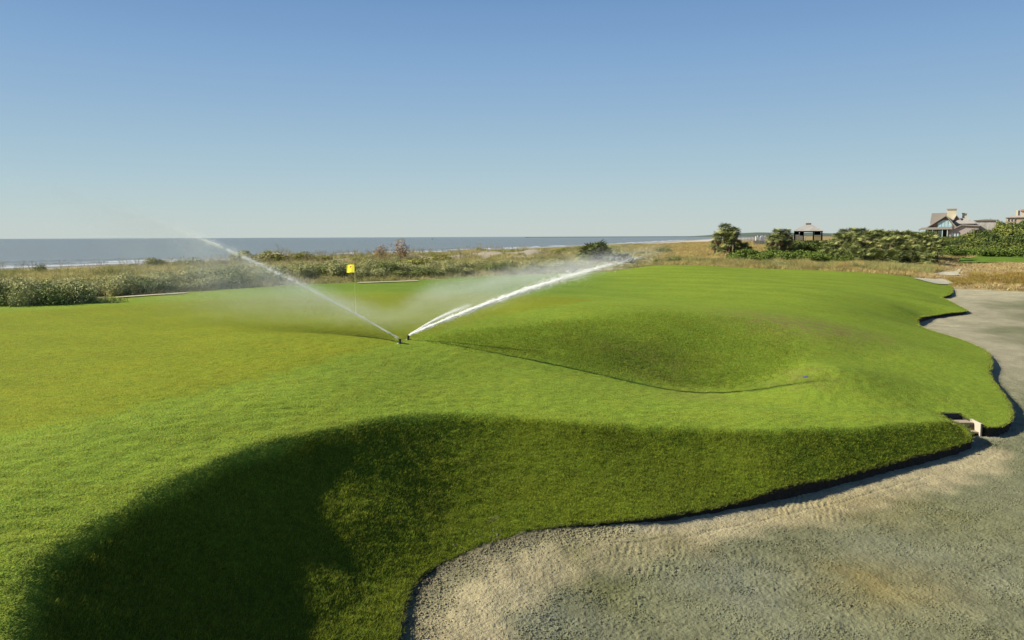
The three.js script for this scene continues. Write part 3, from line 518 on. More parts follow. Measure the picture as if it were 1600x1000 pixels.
for (let i = 0, k = 0; i < 400 && k < 80; i++) { const px = 190 + 880 * rnd(), D = 76 + 62 * rnd(), [X] = Q(px, D, 0), s = shoreS(X, D); if (s > -120 || turf.sd(X, D, 4) > -3 || fbm(X / 6 - 20, D / 8, 3) < -.05) continue; k++; const q = rnd() < .85 ? duneShrubs[i % 2] : shrubs[i % 3]; plant(q, `small ${q.name === 'dune_shrub' ? 'olive' : 'grey green'} shrub in dune grass ${px < 400 ? 'left of the rounded bush' : px < 620 ? 'above the flag' : px < 780 ? 'by the beach walkers' : px < 930 ? 'left of the lone palmettos' : 'right of the lone palmettos'}, ${D < 95 ? 'low on the slope' : D < 115 ? 'half way up' : 'near the crest'}`, 'shrub', 'small shrubs scattered over the dunes', X, D, rr(.4, .85), rr(.3, .6)); }
// palmettos
function fanGeo(n, R, droop) {
  const pos = [], idx = [];
  for (let i = 0; i < n; i++) { const a = lerp(-1.9, 1.9, i / (n - 1)), w = 1.9 / n, k = pos.length / 3, r = R * (1 - .12 * Math.abs(a) / 1.9) * rr(.9, 1.05);
    for (const [q, t] of [[a - w, .55], [a + w, .55], [a, 1]]) pos.push(Math.sin(q) * r * t, -droop * t * t * r + .05 * (i % 2), Math.cos(q) * r * t);
    pos.push(0, 0, 0); idx.push(k + 3, k, k + 1, k, k + 2, k + 1); }
  const g = new THREE.BufferGeometry(); g.setAttribute('position', new THREE.Float32BufferAttribute(pos, 3)); g.setIndex(idx); return g;
}
function palmProto(h, R, nf, dead) {
  const g = new THREE.Group(), fr = [], dd = []; g.name = 'palmetto';
  for (let i = 0; i < nf + dead; i++) {
    const live = i < nf, az = i * 2.4 + rr(-.3, .3), el = live ? lerp(1.35, -.25, (i / nf) ** .8) : rr(-1.2, -.55), pet = R * rr(.55, .85), f = fanGeo(10, R * rr(.75, 1), live ? .3 : .6);
    f.rotateX(live ? .25 : .9); f.translate(0, 0, pet);
    f.rotateX(-el); f.rotateY(az);
    const stem = tube(v3(0, 0, 0), v3(Math.sin(az) * Math.cos(el) * pet, Math.sin(el) * pet, Math.cos(az) * Math.cos(el) * pet), .02, .015, 4).toNonIndexed(); stem.deleteAttribute('uv'); stem.deleteAttribute('normal');
    const m = mergeGeometries([f.toNonIndexed(), stem]); m.translate(0, h, 0); m.computeVertexNormals();
    const c = live ? mixc([.09, .12, .035], [.28, .29, .1], rnd()) : mixc([.2, .14, .07], [.36, .28, .16], rnd()), n = m.attributes.position.count, col = new Float32Array(n * 3); for (let q = 0; q < n; q++) col.set(c, q * 3);
    m.setAttribute('color', new THREE.BufferAttribute(col, 3)); (live ? fr : dd).push(m);
  }
  part(g, 'crown', mergeGeometries(fr), leafMat); part(g, 'dead_fronds', mergeGeometries(dd), leafMat);
  part(g, 'trunk', tube(v3(0, -.3, 0), v3(.05, h, 0), .17, .13, 8), barkMat);
  return g;
}
const palms = [palmProto(2.3, .72, 26, 14), palmProto(1.7, .78, 26, 10), palmProto(2.9, .7, 24, 18), palmProto(.7, .8, 28, 4)];
const palm = (k, px, D, s, label, group) => { const [X] = Q(px, D, 0); return plant(palms[k], label, 'palm', group, X, D, s, s, .1); };
[[912, 92, .72], [922, 91, .85], [933, 93, .95], [943, 92, .85], [954, 90, .6], [966, 90.5, .55], [976, 91, .52], [984, 92, .45]].forEach(([px, D, s]) => palm(3, px, D, s * 1.55, 'low palmetto in the lone clump on the dune behind the right water jet', 'palmettos of the lone dune clump'));
[[1121, 124, 1, 0], [1131, 126, 1.15, 2], [1141, 124, 1.0, 0], [1150, 127, .85, 1], [1160, 125, .72, 1], [1126, 122, .8, 3], [1168, 126, .8, 3], [1116, 125, .8, 1], [1136, 123, .95, 1], [1146, 125, 1.05, 2], [1155, 124, .8, 3], [1139, 128, 1.1, 0], [1163, 127, .7, 1]].forEach(([px, D, s, k]) => palm(k, px, D, s * 1.2, `${['tall', 'medium', 'tallest', 'low trunkless'][k]} palmetto in the ${px < 1142 ? 'left' : 'right'} half of the dark clump left of the boardwalk`, 'palmettos left of the boardwalk'));
[[1205, 126, 1, 0], [1213, 128, 1.05, 2], [1222, 126, .95, 1], [1231, 129, .95, 0], [1240, 127, .7, 1], [1209, 123, .9, 3], [1201, 127, .8, 1], [1217, 125, 1, 0], [1226, 128, 1.05, 2], [1235, 125, .8, 3], [1247, 128, .7, 1]].forEach(([px, D, s, k]) => palm(k, px, D, s * 1.12, `${['tall', 'medium', 'tallest', 'low trunkless'][k]} palmetto in the ${px < 1222 ? 'left' : 'right'} half of the clump between boardwalk and pavilion`, 'palmettos left of the pavilion'));
const along = (px) => px < 1330 ? 'at the left end' : px < 1370 ? 'in the left half' : px < 1410 ? 'in the middle' : px < 1440 ? 'in the right half' : 'at the right end';
for (let i = 0; i < 62; i++) { const px = 1294 + i * 2.75 + rr(-3, 3), row = i % 5, D = 108 + row * 5 + rr(-1.5, 1.5), k = [1, 0, 2, 0, 2][row]; palm(k, px, D, rr(.85, 1.2) * (px < 1315 ? .85 : 1) * (row > 2 ? 1.12 : 1), `${k === 1 ? 'short front' : k === 0 ? 'medium' : 'tall'} palmetto ${along(px)} of the long stand below the house`, 'palmettos below the house'); }
for (let i = 0; i < 22; i++) { const px = 1298 + i * 7.4 + rr(-4, 4); palm(3, px, 105 + rr(-1, 2), rr(.8, 1.25), `low trunkless palmetto ${along(px)} of the front fringe of the long stand`, 'low palmettos in front of the stand'); }
[[1290, 150, .8], [1302, 152, .9], [1268, 145, .7], [1276, 146, .75]].forEach(([px, D, s]) => palm(1, px, D, s, 'palmetto beside the right corner of the pavilion', 'palmettos right of the pavilion'));

// wind-clipped trees and green bushes on the right
const treeProtos = [0, 1, 2].map((k) => { const g = new THREE.Group(); g.name = 'coastal_tree'; part(g, 'crown', leafBlob({ rx: 3, ry: 3.4, rz: 2.8, n: 2600, leaf: .2, lobes: 9, dark: [.035, .05, .012], light: [[.14, .18, .04], [.21, .23, .05], [.09, .125, .035]][k] }), leafMat); part(g, 'trunk', stemsGeo(4, 3, 3.2, .14), barkMat); return g; });
const bushProtos = [0, 1].map(() => shrubProto({ name: 'green_bush', rx: 1.7, ry: 1.5, rz: 1.5, n: 1300, leaf: .12, lobes: 7, dark: [.05, .08, .014], light: [.14, .19, .036] }));
const treeTop = [[1335, 368], [1380, 362], [1430, 360], [1465, 374], [1490, 374], [1500, 366], [1530, 358], [1560, 352], [1600, 350], [1680, 346]];
for (let row = 0; row < 4; row++) for (let i = 0; i < 15; i++) {
  const px = 1462 + i * 13 + rr(-5, 5), D = 150 + row * 20 + rr(-4, 4), [X] = Q(px, D, 0), gy = groundY(X, D);
  let k = 0; while (k < treeTop.length - 2 && px > treeTop[k + 1][0]) k++; const t = clamp((px - treeTop[k][0]) / (treeTop[k + 1][0] - treeTop[k][0]), 0, 1), want = lerp(treeTop[k][1], treeTop[k + 1][1], t) + (3 - row) * 9 + rr(-2, 3);
  const hgt = Math.max(1.6, EYE - (want - 367) * D / F - gy);
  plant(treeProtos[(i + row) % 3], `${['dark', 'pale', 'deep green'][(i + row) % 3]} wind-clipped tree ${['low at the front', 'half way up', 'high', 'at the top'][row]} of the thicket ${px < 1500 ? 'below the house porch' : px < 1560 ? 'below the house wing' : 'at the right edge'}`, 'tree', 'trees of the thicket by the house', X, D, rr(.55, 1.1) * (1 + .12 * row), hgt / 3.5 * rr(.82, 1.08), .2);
}
for (let i = 0; i < 12; i++) { const px = 1352 + i * 9 + rr(-3, 3), D = 205 + rr(-8, 12), [X] = Q(px, D, 0), hgt = EYE - (361 + rr(-1, 3) - 367) * D / F - groundY(X, D); plant(treeProtos[i % 3], `far tree behind the palmetto stand ${px < 1385 ? 'near its left half' : px < 1420 ? 'over its middle' : 'just left of the house porch'}`, 'tree', 'far trees left of the house', X, D, .8, Math.max(.5, hgt / 3.5), .2); }
for (let i = 0; i < 20; i++) { const px = 1512 + i * 9 + rr(-3, 3), D = 300 + rr(-10, 10), [X] = Q(px, D, 0), hgt = EYE - (347 + rr(-2, 4) - 367) * D / F - groundY(X, D); plant(treeProtos[i % 3], `far tree on the skyline ${px < 1560 ? 'behind the house wing' : px < 1610 ? 'between the two houses' : 'right of the far house'}`, 'tree', 'far trees behind the house', X, D, 1.1, Math.max(.5, hgt / 3.5), .2); }
for (let i = 0; i < 34; i++) { const px = 1150 + i * 5.2 + rr(-4, 4), D = 103 + (i % 3) * 5 + rr(-1, 1), [X] = Q(px, D, 0); plant(bushProtos[i % 2], `bright green spreading bush before the pavilion, ${px < 1190 ? 'below the boardwalk' : px < 1240 ? 'below the palmetto clump' : px < 1290 ? 'below the pavilion' : 'by the long palmetto stand'}, ${['front', 'middle', 'back'][i % 3]} row`, 'bush', 'green bushes before the pavilion', X, D, rr(.8, 1.15), rr(.7, 1.05) * (i % 3 === 0 ? .75 : 1)); }
for (let i = 0; i < 22; i++) { const px = 1226 + i * 3.7 + rr(-3, 3), D = 134 + (i % 3) * 9 + rr(-2, 2), [X] = Q(px, D, 0), gy = groundY(X, D), hgt = Math.max(1, EYE - (375.5 + rr(-2, 5) - 367) * D / F - gy); plant(treeProtos[[0, 2, 1][i % 3]], `${['green', 'dark', 'pale'][i % 3]} rounded thicket bush under the pavilion, ${px < 1250 ? 'below its left corner' : px < 1278 ? 'below its middle' : 'below its right corner'}`, 'bush', 'thicket bushes under the pavilion', X, D, rr(.5, .8), hgt / 3.6, .2); }
for (let i = 0; i < 9; i++) { const px = 1030 + i * 13 + rr(-3, 3), D = 92 + rr(-1, 2), [X] = Q(px, D, 0); plant(darkShrubs[i % 2], `low dark bush just beyond the far fairway crest, ${i < 3 ? 'left end' : i < 6 ? 'middle' : 'right end'} of its row`, 'bush', 'low bushes beyond the fairway crest', X, D, rr(.6, .9), rr(.45, .7)); }
for (let i = 0; i < 30; i++) { const px = 1060 + i * 13 + rr(-6, 6), D = 87 + 14 * rnd(), [X] = Q(px, D, 0); if (turf.sd(X, D, 4) > -1.5) continue; plant(rnd() < .5 ? duneShrubs[i % 2] : shrubs[i % 3], `small shrub in the pale grass beyond the fairway ${px < 1160 ? 'below the left palmettos' : px < 1260 ? 'below the boardwalk' : px < 1340 ? 'below the pavilion' : 'below the palmetto stand'}`, 'shrub', 'small shrubs in the pale grass', X, D, rr(.35, .7), rr(.3, .55)); }
for (let i = 0; i < 20; i++) { const px = 1460 + i * 9 + rr(-3, 3), D = 138 + rr(-2, 6), [X] = Q(px, D, 0); plant(bushProtos[i % 2], `green bush at the foot of the thicket ${px < 1500 ? 'left of the far tee' : px < 1560 ? 'behind the left of the far tee' : 'behind the right of the far tee'}`, 'bush', 'green bushes behind the far tee', X, D, rr(.9, 1.3), rr(.7, 1.1)); }

// patches of bare sand path, and the far tee
const bareSpots = [];
function patch(name, label, cat, pts, c, lift, mat, kind) {
  const line = smoothLine(pts.map((p) => [p[0], p[1]]), .4, true), o = outline(line), xs = line.map((p) => p[0]), ds = line.map((p) => p[1]), a = Math.min(...xs) - 1, b = Math.max(...xs) + 1, d0 = Math.min(...ds) - 1, d1 = Math.max(...ds) + 1;
  bareSpots.push([o, a, b, d0, d1]);
  const g = sheet(axis([a, b, .5]), axis([d0, d1, .6]), (X, D) => Math.max(landH(X, D), turf.sd(X, D, 3) > -2 ? turfH(X, D) : -9) + lift, (X, D) => { const m = 1 + .15 * fbm(X / 2, D / 2, 3); return [c[0] * m, c[1] * m, c[2] * m]; }, o);
  tag(top(new THREE.Mesh(g, mat), name), label, cat, null, 'structure');
}
patch('sand_path', 'pale sandy path at the far right end of the fairway', 'path', [Q(1430, 73, 0), Q(1462, 69.5, 0), Q(1478, 71, 0), Q(1490, 76, 0), Q(1470, 78, 0), Q(1440, 76.5, 0)], [.46, .43, .31], .05, sandMat);
patch('sand_path', 'second pale patch of the sandy path, farther up between the grasses', 'path', [Q(1456, 82, 0), Q(1492, 80, 0), Q(1498, 90, 0), Q(1500, 98, 0), Q(1490, 94, 0), Q(1460, 89, 0)], [.44, .41, .30], .07, sandMat);
patch('sand_path', 'thin strip of sand behind the left part of the green', 'path', [Q(180, 44.6, 0), Q(235, 46.8, 0), Q(290, 48.5, 0), Q(290, 47.6, 0), Q(235, 45.8, 0), Q(182, 43.9, 0)], [.40, .37, .24], .05, sandMat);
patch('sand_path', 'thin strip of sand behind the green right of the flag', 'path', [Q(560, 58.5, 0), Q(610, 59.6, 0), Q(652, 60.6, 0), Q(652, 59.4, 0), Q(610, 58.4, 0), Q(562, 57.4, 0)], [.40, .37, .24], .05, sandMat);
patch('far_tee', 'small bright green tee beyond the tan grass at right', 'tee', [Q(1506, 118, 0), Q(1550, 116, 0), Q(1620, 120, 0), Q(1700, 126, 0), Q(1690, 142, 0), Q(1600, 140, 0), Q(1530, 137, 0)], [.16, .27, .03], .3, turfMat);

const onBare = (X, D) => bareSpots.some(([o, a, b, d0, d1]) => X > a && X < b && D > d0 && D < d1 && o.inside(X, D));

// dune grass, fescue
{
  const tuft = tuftGeo(13, .62, .2, .03, .8, 2), list = [], oats = [], tall = [];
  for (let k = 0; k < 400000 && list.length < 85000; k++) {
    const D = 46 + 190 * Math.pow(rnd(), .75), X = Q(-80 + 1780 * rnd(), D, 0)[0];
    if (turf.sd(X, D, 2) > -.25 || bunker.sd(X, D, 2) > -.3) continue;
    if (onBare(X, D) || (D > 74 && D < 118 && X / D > .53 && X / D < .575 && rnd() < .7)) continue;
    const s = shoreS(X, D); if (s > -116 + 8 * n1(X / 6, D / 6)) continue;
    const px = X / D * F + 800;
    const bare = sstep(.16, .34, fbm(X / 7 + 31, D / 10 + 5, 4)) * sstep(72, 92, D) * (1 - sstep(2, 30, X)); if (rnd() < Math.max(bare, bareAt(X, D)) * .96) continue;
    const right = sstep(960, 1080, px), g = clamp(.5 + 1.1 * fbm(X / 9, D / 12, 3), 0, 1), v = rr(.7, 1.25);
    let c = mixc([.25, .26, .08], [.5, .43, .19], g); c = mixc(c, mixc([.55, .40, .15], [.36, .30, .1], rnd()), right * .8);
    let hh = rr(.5, 1.15) * clamp(.95 + .75 * fbm(X / 5 + 9, D / 6, 3), .45, 1.6); c = mixc(c, [.1, .12, .035], clamp(1.4 * fbm(X / 6 - 20, D / 8, 3) - .1, 0, .75) * (1 - .5 * right));
    if (px > 1430 && D < 125) { c = mixc([.55, .43, .22], [.42, .35, .13], rnd()); hh = rr(.4, .8); if (rnd() < .12) c = [.38, .2, .08]; }
    if (px < 900 && D < 70) hh *= .8;
    list.push([X, groundY(X, D) - .03, D, rr(.9, 1.7) * (1 + D / 300), hh, [c[0] * v, c[1] * v, c[2] * v]]);
  }
  scatter('dune_grass', 'olive and tan grass covering the dunes', 'grass', tuft, bladeMat, list);
  // pale band along the far edge of the fairway, and the rusty fringe of the far bunker edge
  for (let k = 0; k < 14000; k++) {
    const px = 1030 + 440 * rnd(), D = 84 + 17 * rnd(), X = Q(px, D, 0)[0]; if (turf.sd(X, D, 3) > -.5 || onBare(X, D)) continue;
    const v = rr(.75, 1.2) * clamp(1 + .7 * fbm(X / 3, D / 3, 3), .55, 1.4), c = mixc(mixc([.38, .34, .14], [.22, .25, .07], rnd()), [.45, .3, .1], clamp(1.5 * fbm(X / 4 + 70, D / 3, 3), 0, .7)); tall.push([X, groundY(X, D) - .03, D, rr(1, 1.6), rr(.6, 1.45) * clamp(1 + .8 * fbm(X / 4, D / 4, 2), .5, 1.5), [c[0] * v, c[1] * v, c[2] * v]]);
  }
  for (let k = 0; k < 7000; k++) {
    const px = 1485 + 200 * rnd(), D = 71 + 8 * rnd() ** 1.4 * clamp(.7 + .8 * n1(px / 25, 3), .2, 1.4), X = Q(px, D, 0)[0]; if (turf.sd(X, D, 3) > -.3 || bunker.sd(X, D, 3) > -.15) continue;
    const v = rr(.7, 1.2), c = mixc([.36, .2, .05], [.36, .32, .08], clamp(.5 + fbm(X / 3, D / 2, 3) + rr(-.3, .3), 0, 1)); tall.push([X, groundY(X, D) - .03, D, rr(.9, 1.4), rr(.5, 1), [c[0] * v, c[1] * v, c[2] * v]]);
  }
  scatter('tall_grass', 'pale tall grass beyond the fairway crest and rusty grass edging the far bunker', 'grass', tuft, bladeMat, tall);
  // sea oats: stalks with drooping heads on the dune crests
  const st = []; for (let i = 0; i < 6; i++) { const a = rr(0, 6.28), l = rr(.1, .3), h = rr(1.1, 1.5), e = v3(Math.cos(a) * l, h, Math.sin(a) * l); st.push(tube(v3(rr(-.1, .1), 0, rr(-.1, .1)), e, .012, .008, 4), tube(e, e.clone().add(v3(Math.cos(a) * .16, .1, Math.sin(a) * .16)), .024, .006, 5)); }
  const og = mergeGeometries(st); { const n = og.attributes.position.count, c = new Float32Array(n * 3).fill(1); og.setAttribute('color', new THREE.BufferAttribute(c, 3)); }
  for (let k = 0; k < 6000 && oats.length < 420; k++) { const D = 70 + 60 * rnd(), px = -40 + 900 * rnd(), X = Q(px, D, 0)[0], s = shoreS(X, D); if (s < -152 || s > -114) continue; if (rnd() > .25 + .75 * sstep(-.1, .4, n2(X / 7, D / 7))) continue; if (px < 330 && rnd() < .75) continue; const v = rr(.7, 1.2); oats.push([X, groundY(X, D), D, 1, rr(.45, .85), [.42 * v, .36 * v, .2 * v]]); }
  scatter('sea_oats', 'sea oats standing on the dune crests against the sea', 'grass', og, bladeMat, oats);
}
// ---------------------------------------------------------------- flag, sprinklers, steps
const paint = (r, g, b, ro = .6) => new THREE.MeshStandardMaterial({ color: new THREE.Color().setRGB(r, g, b), roughness: ro });
const R = (px, py, D) => { const v = new THREE.Vector3((px - 800) / F, (500 - py) / F, -1).applyQuaternion(camera.quaternion), t = -D / v.z; return [v.x * t, D, EYE + v.y * t]; };
{
  const p = P(556, 490, 0), base = v3(p[0], turfH(p[0], p[1]), -p[1]);
  const t = thing('flagstick', 'thin yellow flagstick with a small yellow flag standing in the hole', 'flagstick', base);
  part(t, 'pole', tube(v3(0, -.1, 0), v3(0, 2.1, 0), .014, .009, 8), paint(.62, .55, .22, .4));
  part(t, 'finial', new THREE.SphereGeometry(.02, 10, 8).translate(0, 2.11, 0), paint(.03, .03, .03, .4));
  const cv = document.createElement('canvas'); cv.width = 256; cv.height = 208; const x = cv.getContext('2d');
  x.fillStyle = '#f3e81c'; x.fillRect(0, 0, 256, 208); x.fillStyle = '#b9331c';
  x.beginPath(); x.ellipse(128, 62, 34, 17, -.25, 0, 7); x.fill(); x.beginPath(); x.moveTo(108, 66); x.lineTo(120, 34); x.lineTo(176, 44); x.lineTo(140, 84); x.fill();
  x.fillStyle = '#7c5a1c'; x.fillRect(100, 96, 56, 5);
  const tex = new THREE.CanvasTexture(cv); tex.colorSpace = THREE.SRGBColorSpace;
  const fg = new THREE.BoxGeometry(.44, .35, .004, 14, 8, 1), q = fg.attributes.position;
  for (let i = 0; i < q.count; i++) { const X = .22 - q.getX(i), y = q.getY(i); q.setXYZ(i, -X - .012, y - .03 * (X / .44) ** 2, q.getZ(i) + .03 * Math.sin(X * 13 + y * 3) * (X / .44) + .12 * X); }
  fg.scale(1, .95, 1); fg.rotateY(-.6); fg.computeVertexNormals(); fg.translate(0, 1.9, 0);
  part(t, 'flag', fg, new THREE.MeshPhysicalMaterial({ map: tex, roughness: .8, transmission: .25, thickness: 0 }));
  part(t, 'sleeve', tube(v3(0, 1.72, 0), v3(0, 2.08, 0), .014, .014, 8), paint(.05, .045, .03));
  tag(top(new THREE.Mesh(new THREE.CylinderGeometry(.054, .054, .004, 20).translate(0, .005, 0), paint(.01, .01, .01)), 'golf_hole'), 'dark round hole in the green at the foot of the flagstick', 'golf hole').position.copy(base);
}
const black = paint(.012, .012, .014, .45);
function sprinkler(px, py, aim, label) {
  const p = P(px, py, 0), y = turfH(p[0], p[1]), t = thing('sprinkler_head', label, 'sprinkler', v3(p[0], y, -p[1]), null);
  part(t, 'cover_ring', new THREE.CylinderGeometry(.11, .125, .03, 20).translate(0, .012, 0), black);
  part(t, 'riser', new THREE.CylinderGeometry(.04, .045, .1, 14).translate(0, .07, 0), black);
  part(t, 'nozzle_turret', mergeGeometries([new THREE.CylinderGeometry(.052, .05, .06, 14).translate(0, .14, 0), new THREE.SphereGeometry(.05, 12, 6, 0, 6.3, 0, 1.57).scale(1, .35, 1).translate(0, .17, 0)]), black);
  part(t, 'nozzle', tube(v3(0, .145, 0), v3(aim[0] * .08, .175, aim[1] * .08), .02, .016, 10), black);
  t.scale.setScalar(.78);
  return v3(p[0], y + .13, -p[1]);
}
const jetA = sprinkler(625, 536, [-.97, -.25], 'black pop-up sprinkler head throwing the water jet to the left'), jetB = sprinkler(638, 531, [1, 0], 'black pop-up sprinkler head throwing the water jet to the right');
{ // timber-edged steps cut into the tip of the bunker bank
  const wood = paint(.27, .22, .15, .9), pale = paint(.36, .32, .24, .85), dark = paint(.07, .06, .05, .95);  // one timber: its sunlit and shaded sides painted in as pale and dark
  const t = thing('bunker_steps', 'weathered timber steps cut into the turf at the tip of the bunker', 'steps', v3(12.45, -2.3, -21.6));
  const box = (w, h, d, x, y, z, ry = 0) => new RoundedBoxGeometry(w, h, d, 1, .008).rotateY(ry).translate(x, y, z);
  part(t, 'tread', box(.6, .05, .26, .06, .1, -.1), wood); part(t, 'riser', box(.58, .17, .04, .04, .2, -.25), dark);
  part(t, 'tread', box(.62, .05, .34, .01, .3, -.42), wood); part(t, 'riser', box(.62, .16, .05, -.01, .38, -.85), dark);
  part(t, 'side_board', box(.05, .36, .95, .38, .2, -.36, -.1), pale); part(t, 'side_board', box(.05, .42, 1, -.31, .18, -.4), dark);
}
{ const p = P(1258, 607.5, -1.5), b = thing('blue_marker', 'small blue marker lying on the turf in the low hollow', 'marker', v3(p[0], turfH(p[0], p[1]) + .012, -p[1])); part(b, 'cap', new THREE.CylinderGeometry(.06, .07, .025, 14), paint(.05, .07, .35)); b.scale.set(1.1, .4, .55); part(b, 'rim', new THREE.TorusGeometry(.072, .008, 6, 18).rotateX(Math.PI / 2).translate(0, -.01, 0), paint(.04, .05, .2)); }
{ const p = P(1525, 713, -2.4), b = thing('dry_twig', 'small dry brown twig lying on the sand below the steps', 'twig', v3(p[0], sandH(p[0], p[1]) + .015, -p[1])); part(b, 'stick', tube(v3(-.09, 0, .01), v3(.1, .015, -.02), .01, .005, 5), paint(.2, .13, .06)); part(b, 'leaf', new THREE.SphereGeometry(.035, 8, 5).scale(1.6, .2, .9).translate(.02, .02, .02), paint(.3, .2, .07)); }

// ---------------------------------------------------------------- water
{
  const dropGeo = new THREE.OctahedronGeometry(1, 0), water = new THREE.MeshPhysicalMaterial({ color: new THREE.Color().setRGB(.97, .97, .96), roughness: .6, transmission: .72, thickness: 0 });
  const fine = new THREE.MeshStandardMaterial({ color: new THREE.Color().setRGB(.8, .82, .82), roughness: 1 });
  function drops(name, label, category, list, mat = water, geo = dropGeo) {      // list: [x, y, z, r, direction or null, stretch]
    const m = new THREE.InstancedMesh(geo, mat, list.length);
    list.forEach(([x, y, z, r, d, k], i) => { if (d) quat.setFromUnitVectors(up, d); else quat.setFromEuler(eul.set(rr(0, 3), rr(0, 3), rr(0, 3))); m.setMatrixAt(i, mtx.compose(at3.set(x, y, z), quat, scl.set(r, r * (k || 1), r))); });
    return tag(top(m, name), label, category, null, 'stuff');
  }
  const dirA = v3(-.967, 0, -.255), dirB = v3(.998, 0, .06);
  const hA = (s) => .53 * s - .0115 * s * s - (s > 11 ? .012 * (s - 11) ** 2 : 0), hB = (s) => .425 * s - .0115 * s * s - (s > 6.5 ? .02 * (s - 6.5) ** 2 : 0);
  const ray = (o, dir, h, s) => v3(o.x + dir.x * s, o.y + h(s), o.z + dir.z * s), tan = (dir, h, s) => v3(dir.x, (h(s + .05) - h(s - .05)) / .1, dir.z).normalize();
  function jet(o, dir, h, S, n, thick, fade, round) {
    const out = [];
    for (let i = 0; i < n; i++) {
      let s = S * Math.pow(rnd(), 1.05); if (rnd() > fade(s)) continue;
      if (s < .1) s = .1 * rnd() + .06;
      const c = ray(o, dir, h, s), sg = (.007 + thick * s) * (.9 + .18 * n2(s * 2.6, 9)), fall = Math.abs(gauss()) * .5;
      const wide = (rnd() < (round ? .66 : .5) ? .75 : 2.1) * (1 + 2.2 * sstep(6.5, 10, s)), off = v3(gauss() * sg * wide, gauss() * sg * wide - fall * sg * sstep(1, 6, s), gauss() * sg * wide);
      out.push([c.x + off.x, c.y + off.y, c.z + off.z, rr(.003, .0072) * (1 - .45 * sstep(6, 9, s)) * (round ? lerp(1.5, .85, sstep(6.6, 8, s)) : 1), round ? null : tan(dir, h, s), round ? 1 : rr(3, 9)]);
    }
    return out;
  }
  drops('water_jet', 'long white water jet arching left from its sprinkler across the flag and the sea', 'water jet', jet(jetA, dirA, hA, 15.5, 24000, .005, (s) => s < 6 ? (.55 + .45 * Math.sign(n1(s * 3.1, 5)) * Math.min(1, Math.abs(n1(s * 3.1, 5)) * 3) * sstep(1.5, 4, s)) * (1 + .8 * sstep(2, 0, s)) : Math.max(.55 - .02 * s, Math.exp(-((s - 6) ** 2) / 1.1)), true));
  drops('water_jet', 'broad white water jet rising right from its sprinkler over the fairway', 'water jet', jet(jetB, dirB, hB, 8.4, 27000, .0062, (s) => s < 3.2 ? 1 : Math.max(0, 1 - (s - 3.2) / 4.8) ** 1.7));
  { const d2 = v3(.86, 0, -.5), out = []; for (let i = 0; i < 16000; i++) { const s = 2.2 * Math.pow(rnd(), .8); if (rnd() < s / 2.4) continue; const sg = .008 + .015 * s; out.push([jetB.x + d2.x * s + gauss() * sg, jetB.y + .52 * s - .06 * s * s + gauss() * sg, jetB.z + d2.z * s + gauss() * sg, rr(.004, .008), null, 1]); } drops('water_spray', 'short side spray from the right sprinkler', 'water spray', out); }
  // drifting mist: puffs of fine drops
  const puff = []; for (let i = 0; i < 46; i++) { const o = new THREE.OctahedronGeometry(rr(.0009, .0019), 0); o.translate(gauss() * .13, gauss() * .13, gauss() * .13); puff.push(o); }
  const puffGeo = mergeGeometries(puff), mist = [], wisp = (x, y) => clamp(.6 + .55 * n1(x, y), .1, 1);
  for (let i = 0; i < 60000; i++) { const s = 1 + 11.5 * Math.pow(rnd(), .62), c = ray(jetA, dirA, hA, s), f = Math.pow(rnd(), .9); if (rnd() < .75 * sstep(6, 12, s) || rnd() > wisp(s * .6 + f, f * 2)) continue; mist.push([c.x + 1.6 * f + gauss() * .7 * f, Math.max(.25, c.y * (1 - .88 * f) + .25 * gauss() * f), c.z - 3.6 * f + gauss() * 1.1 * f, rr(.6, 1.5), null, 1]); }
  for (let i = 0; i < 50000; i++) { const s = .7 + 7.6 * Math.pow(rnd(), .55), c = ray(jetB, dirB, hB, s), f = Math.pow(rnd(), 1.1), q = f * (.3 + .7 * s / 7.5) * (1 - .62 * sstep(4.2, 7.8, s)); if (rnd() > wisp(c.x / 2.5 + f * 2, f * 2.5 + 7) || rnd() < .92 * sstep(4.6, 7.6, s)) continue; mist.push([c.x - 5.6 * q + gauss() * .5 * q, Math.max(.2, c.y + q * (-.1 - .35 * c.y * f) + gauss() * .22 * q), c.z - 8.5 * q + gauss() * .8 * q, rr(.5, 1.5), null, 1]); }
  drops('water_mist', 'fine drifting mist of drops around the two sprinklers', 'mist', mist, fine, puffGeo);
}

// ---------------------------------------------------------------- pavilion, boardwalk, houses
const cedar = (a, b) => { const t = tileNoise(128, (u, v) => { const k = pnoise(u, v, 30, 8, 71) * .5 + pnoise(u, v, 6, 6, 72) * .5; return mixc(a, b, k); }); return new THREE.MeshStandardMaterial({ map: t, roughness: .95 }); };
const shingle = cedar([.16, .14, .125], [.33, .30, .26]), brownShingle = cedar([.13, .075, .05], [.25, .155, .1]), greyRoof = cedar([.2, .185, .16], [.34, .32, .28]), cream = paint(.52, .46, .31, .9), white = paint(.78, .77, .73, .7), teal = paint(.40, .52, .50, .6), darkIn = paint(.025, .03, .03, .8), glassy = new THREE.MeshPhysicalMaterial({ color: new THREE.Color().setRGB(.35, .5, .52), roughness: .12, metalness: 0, clearcoat: 1 });
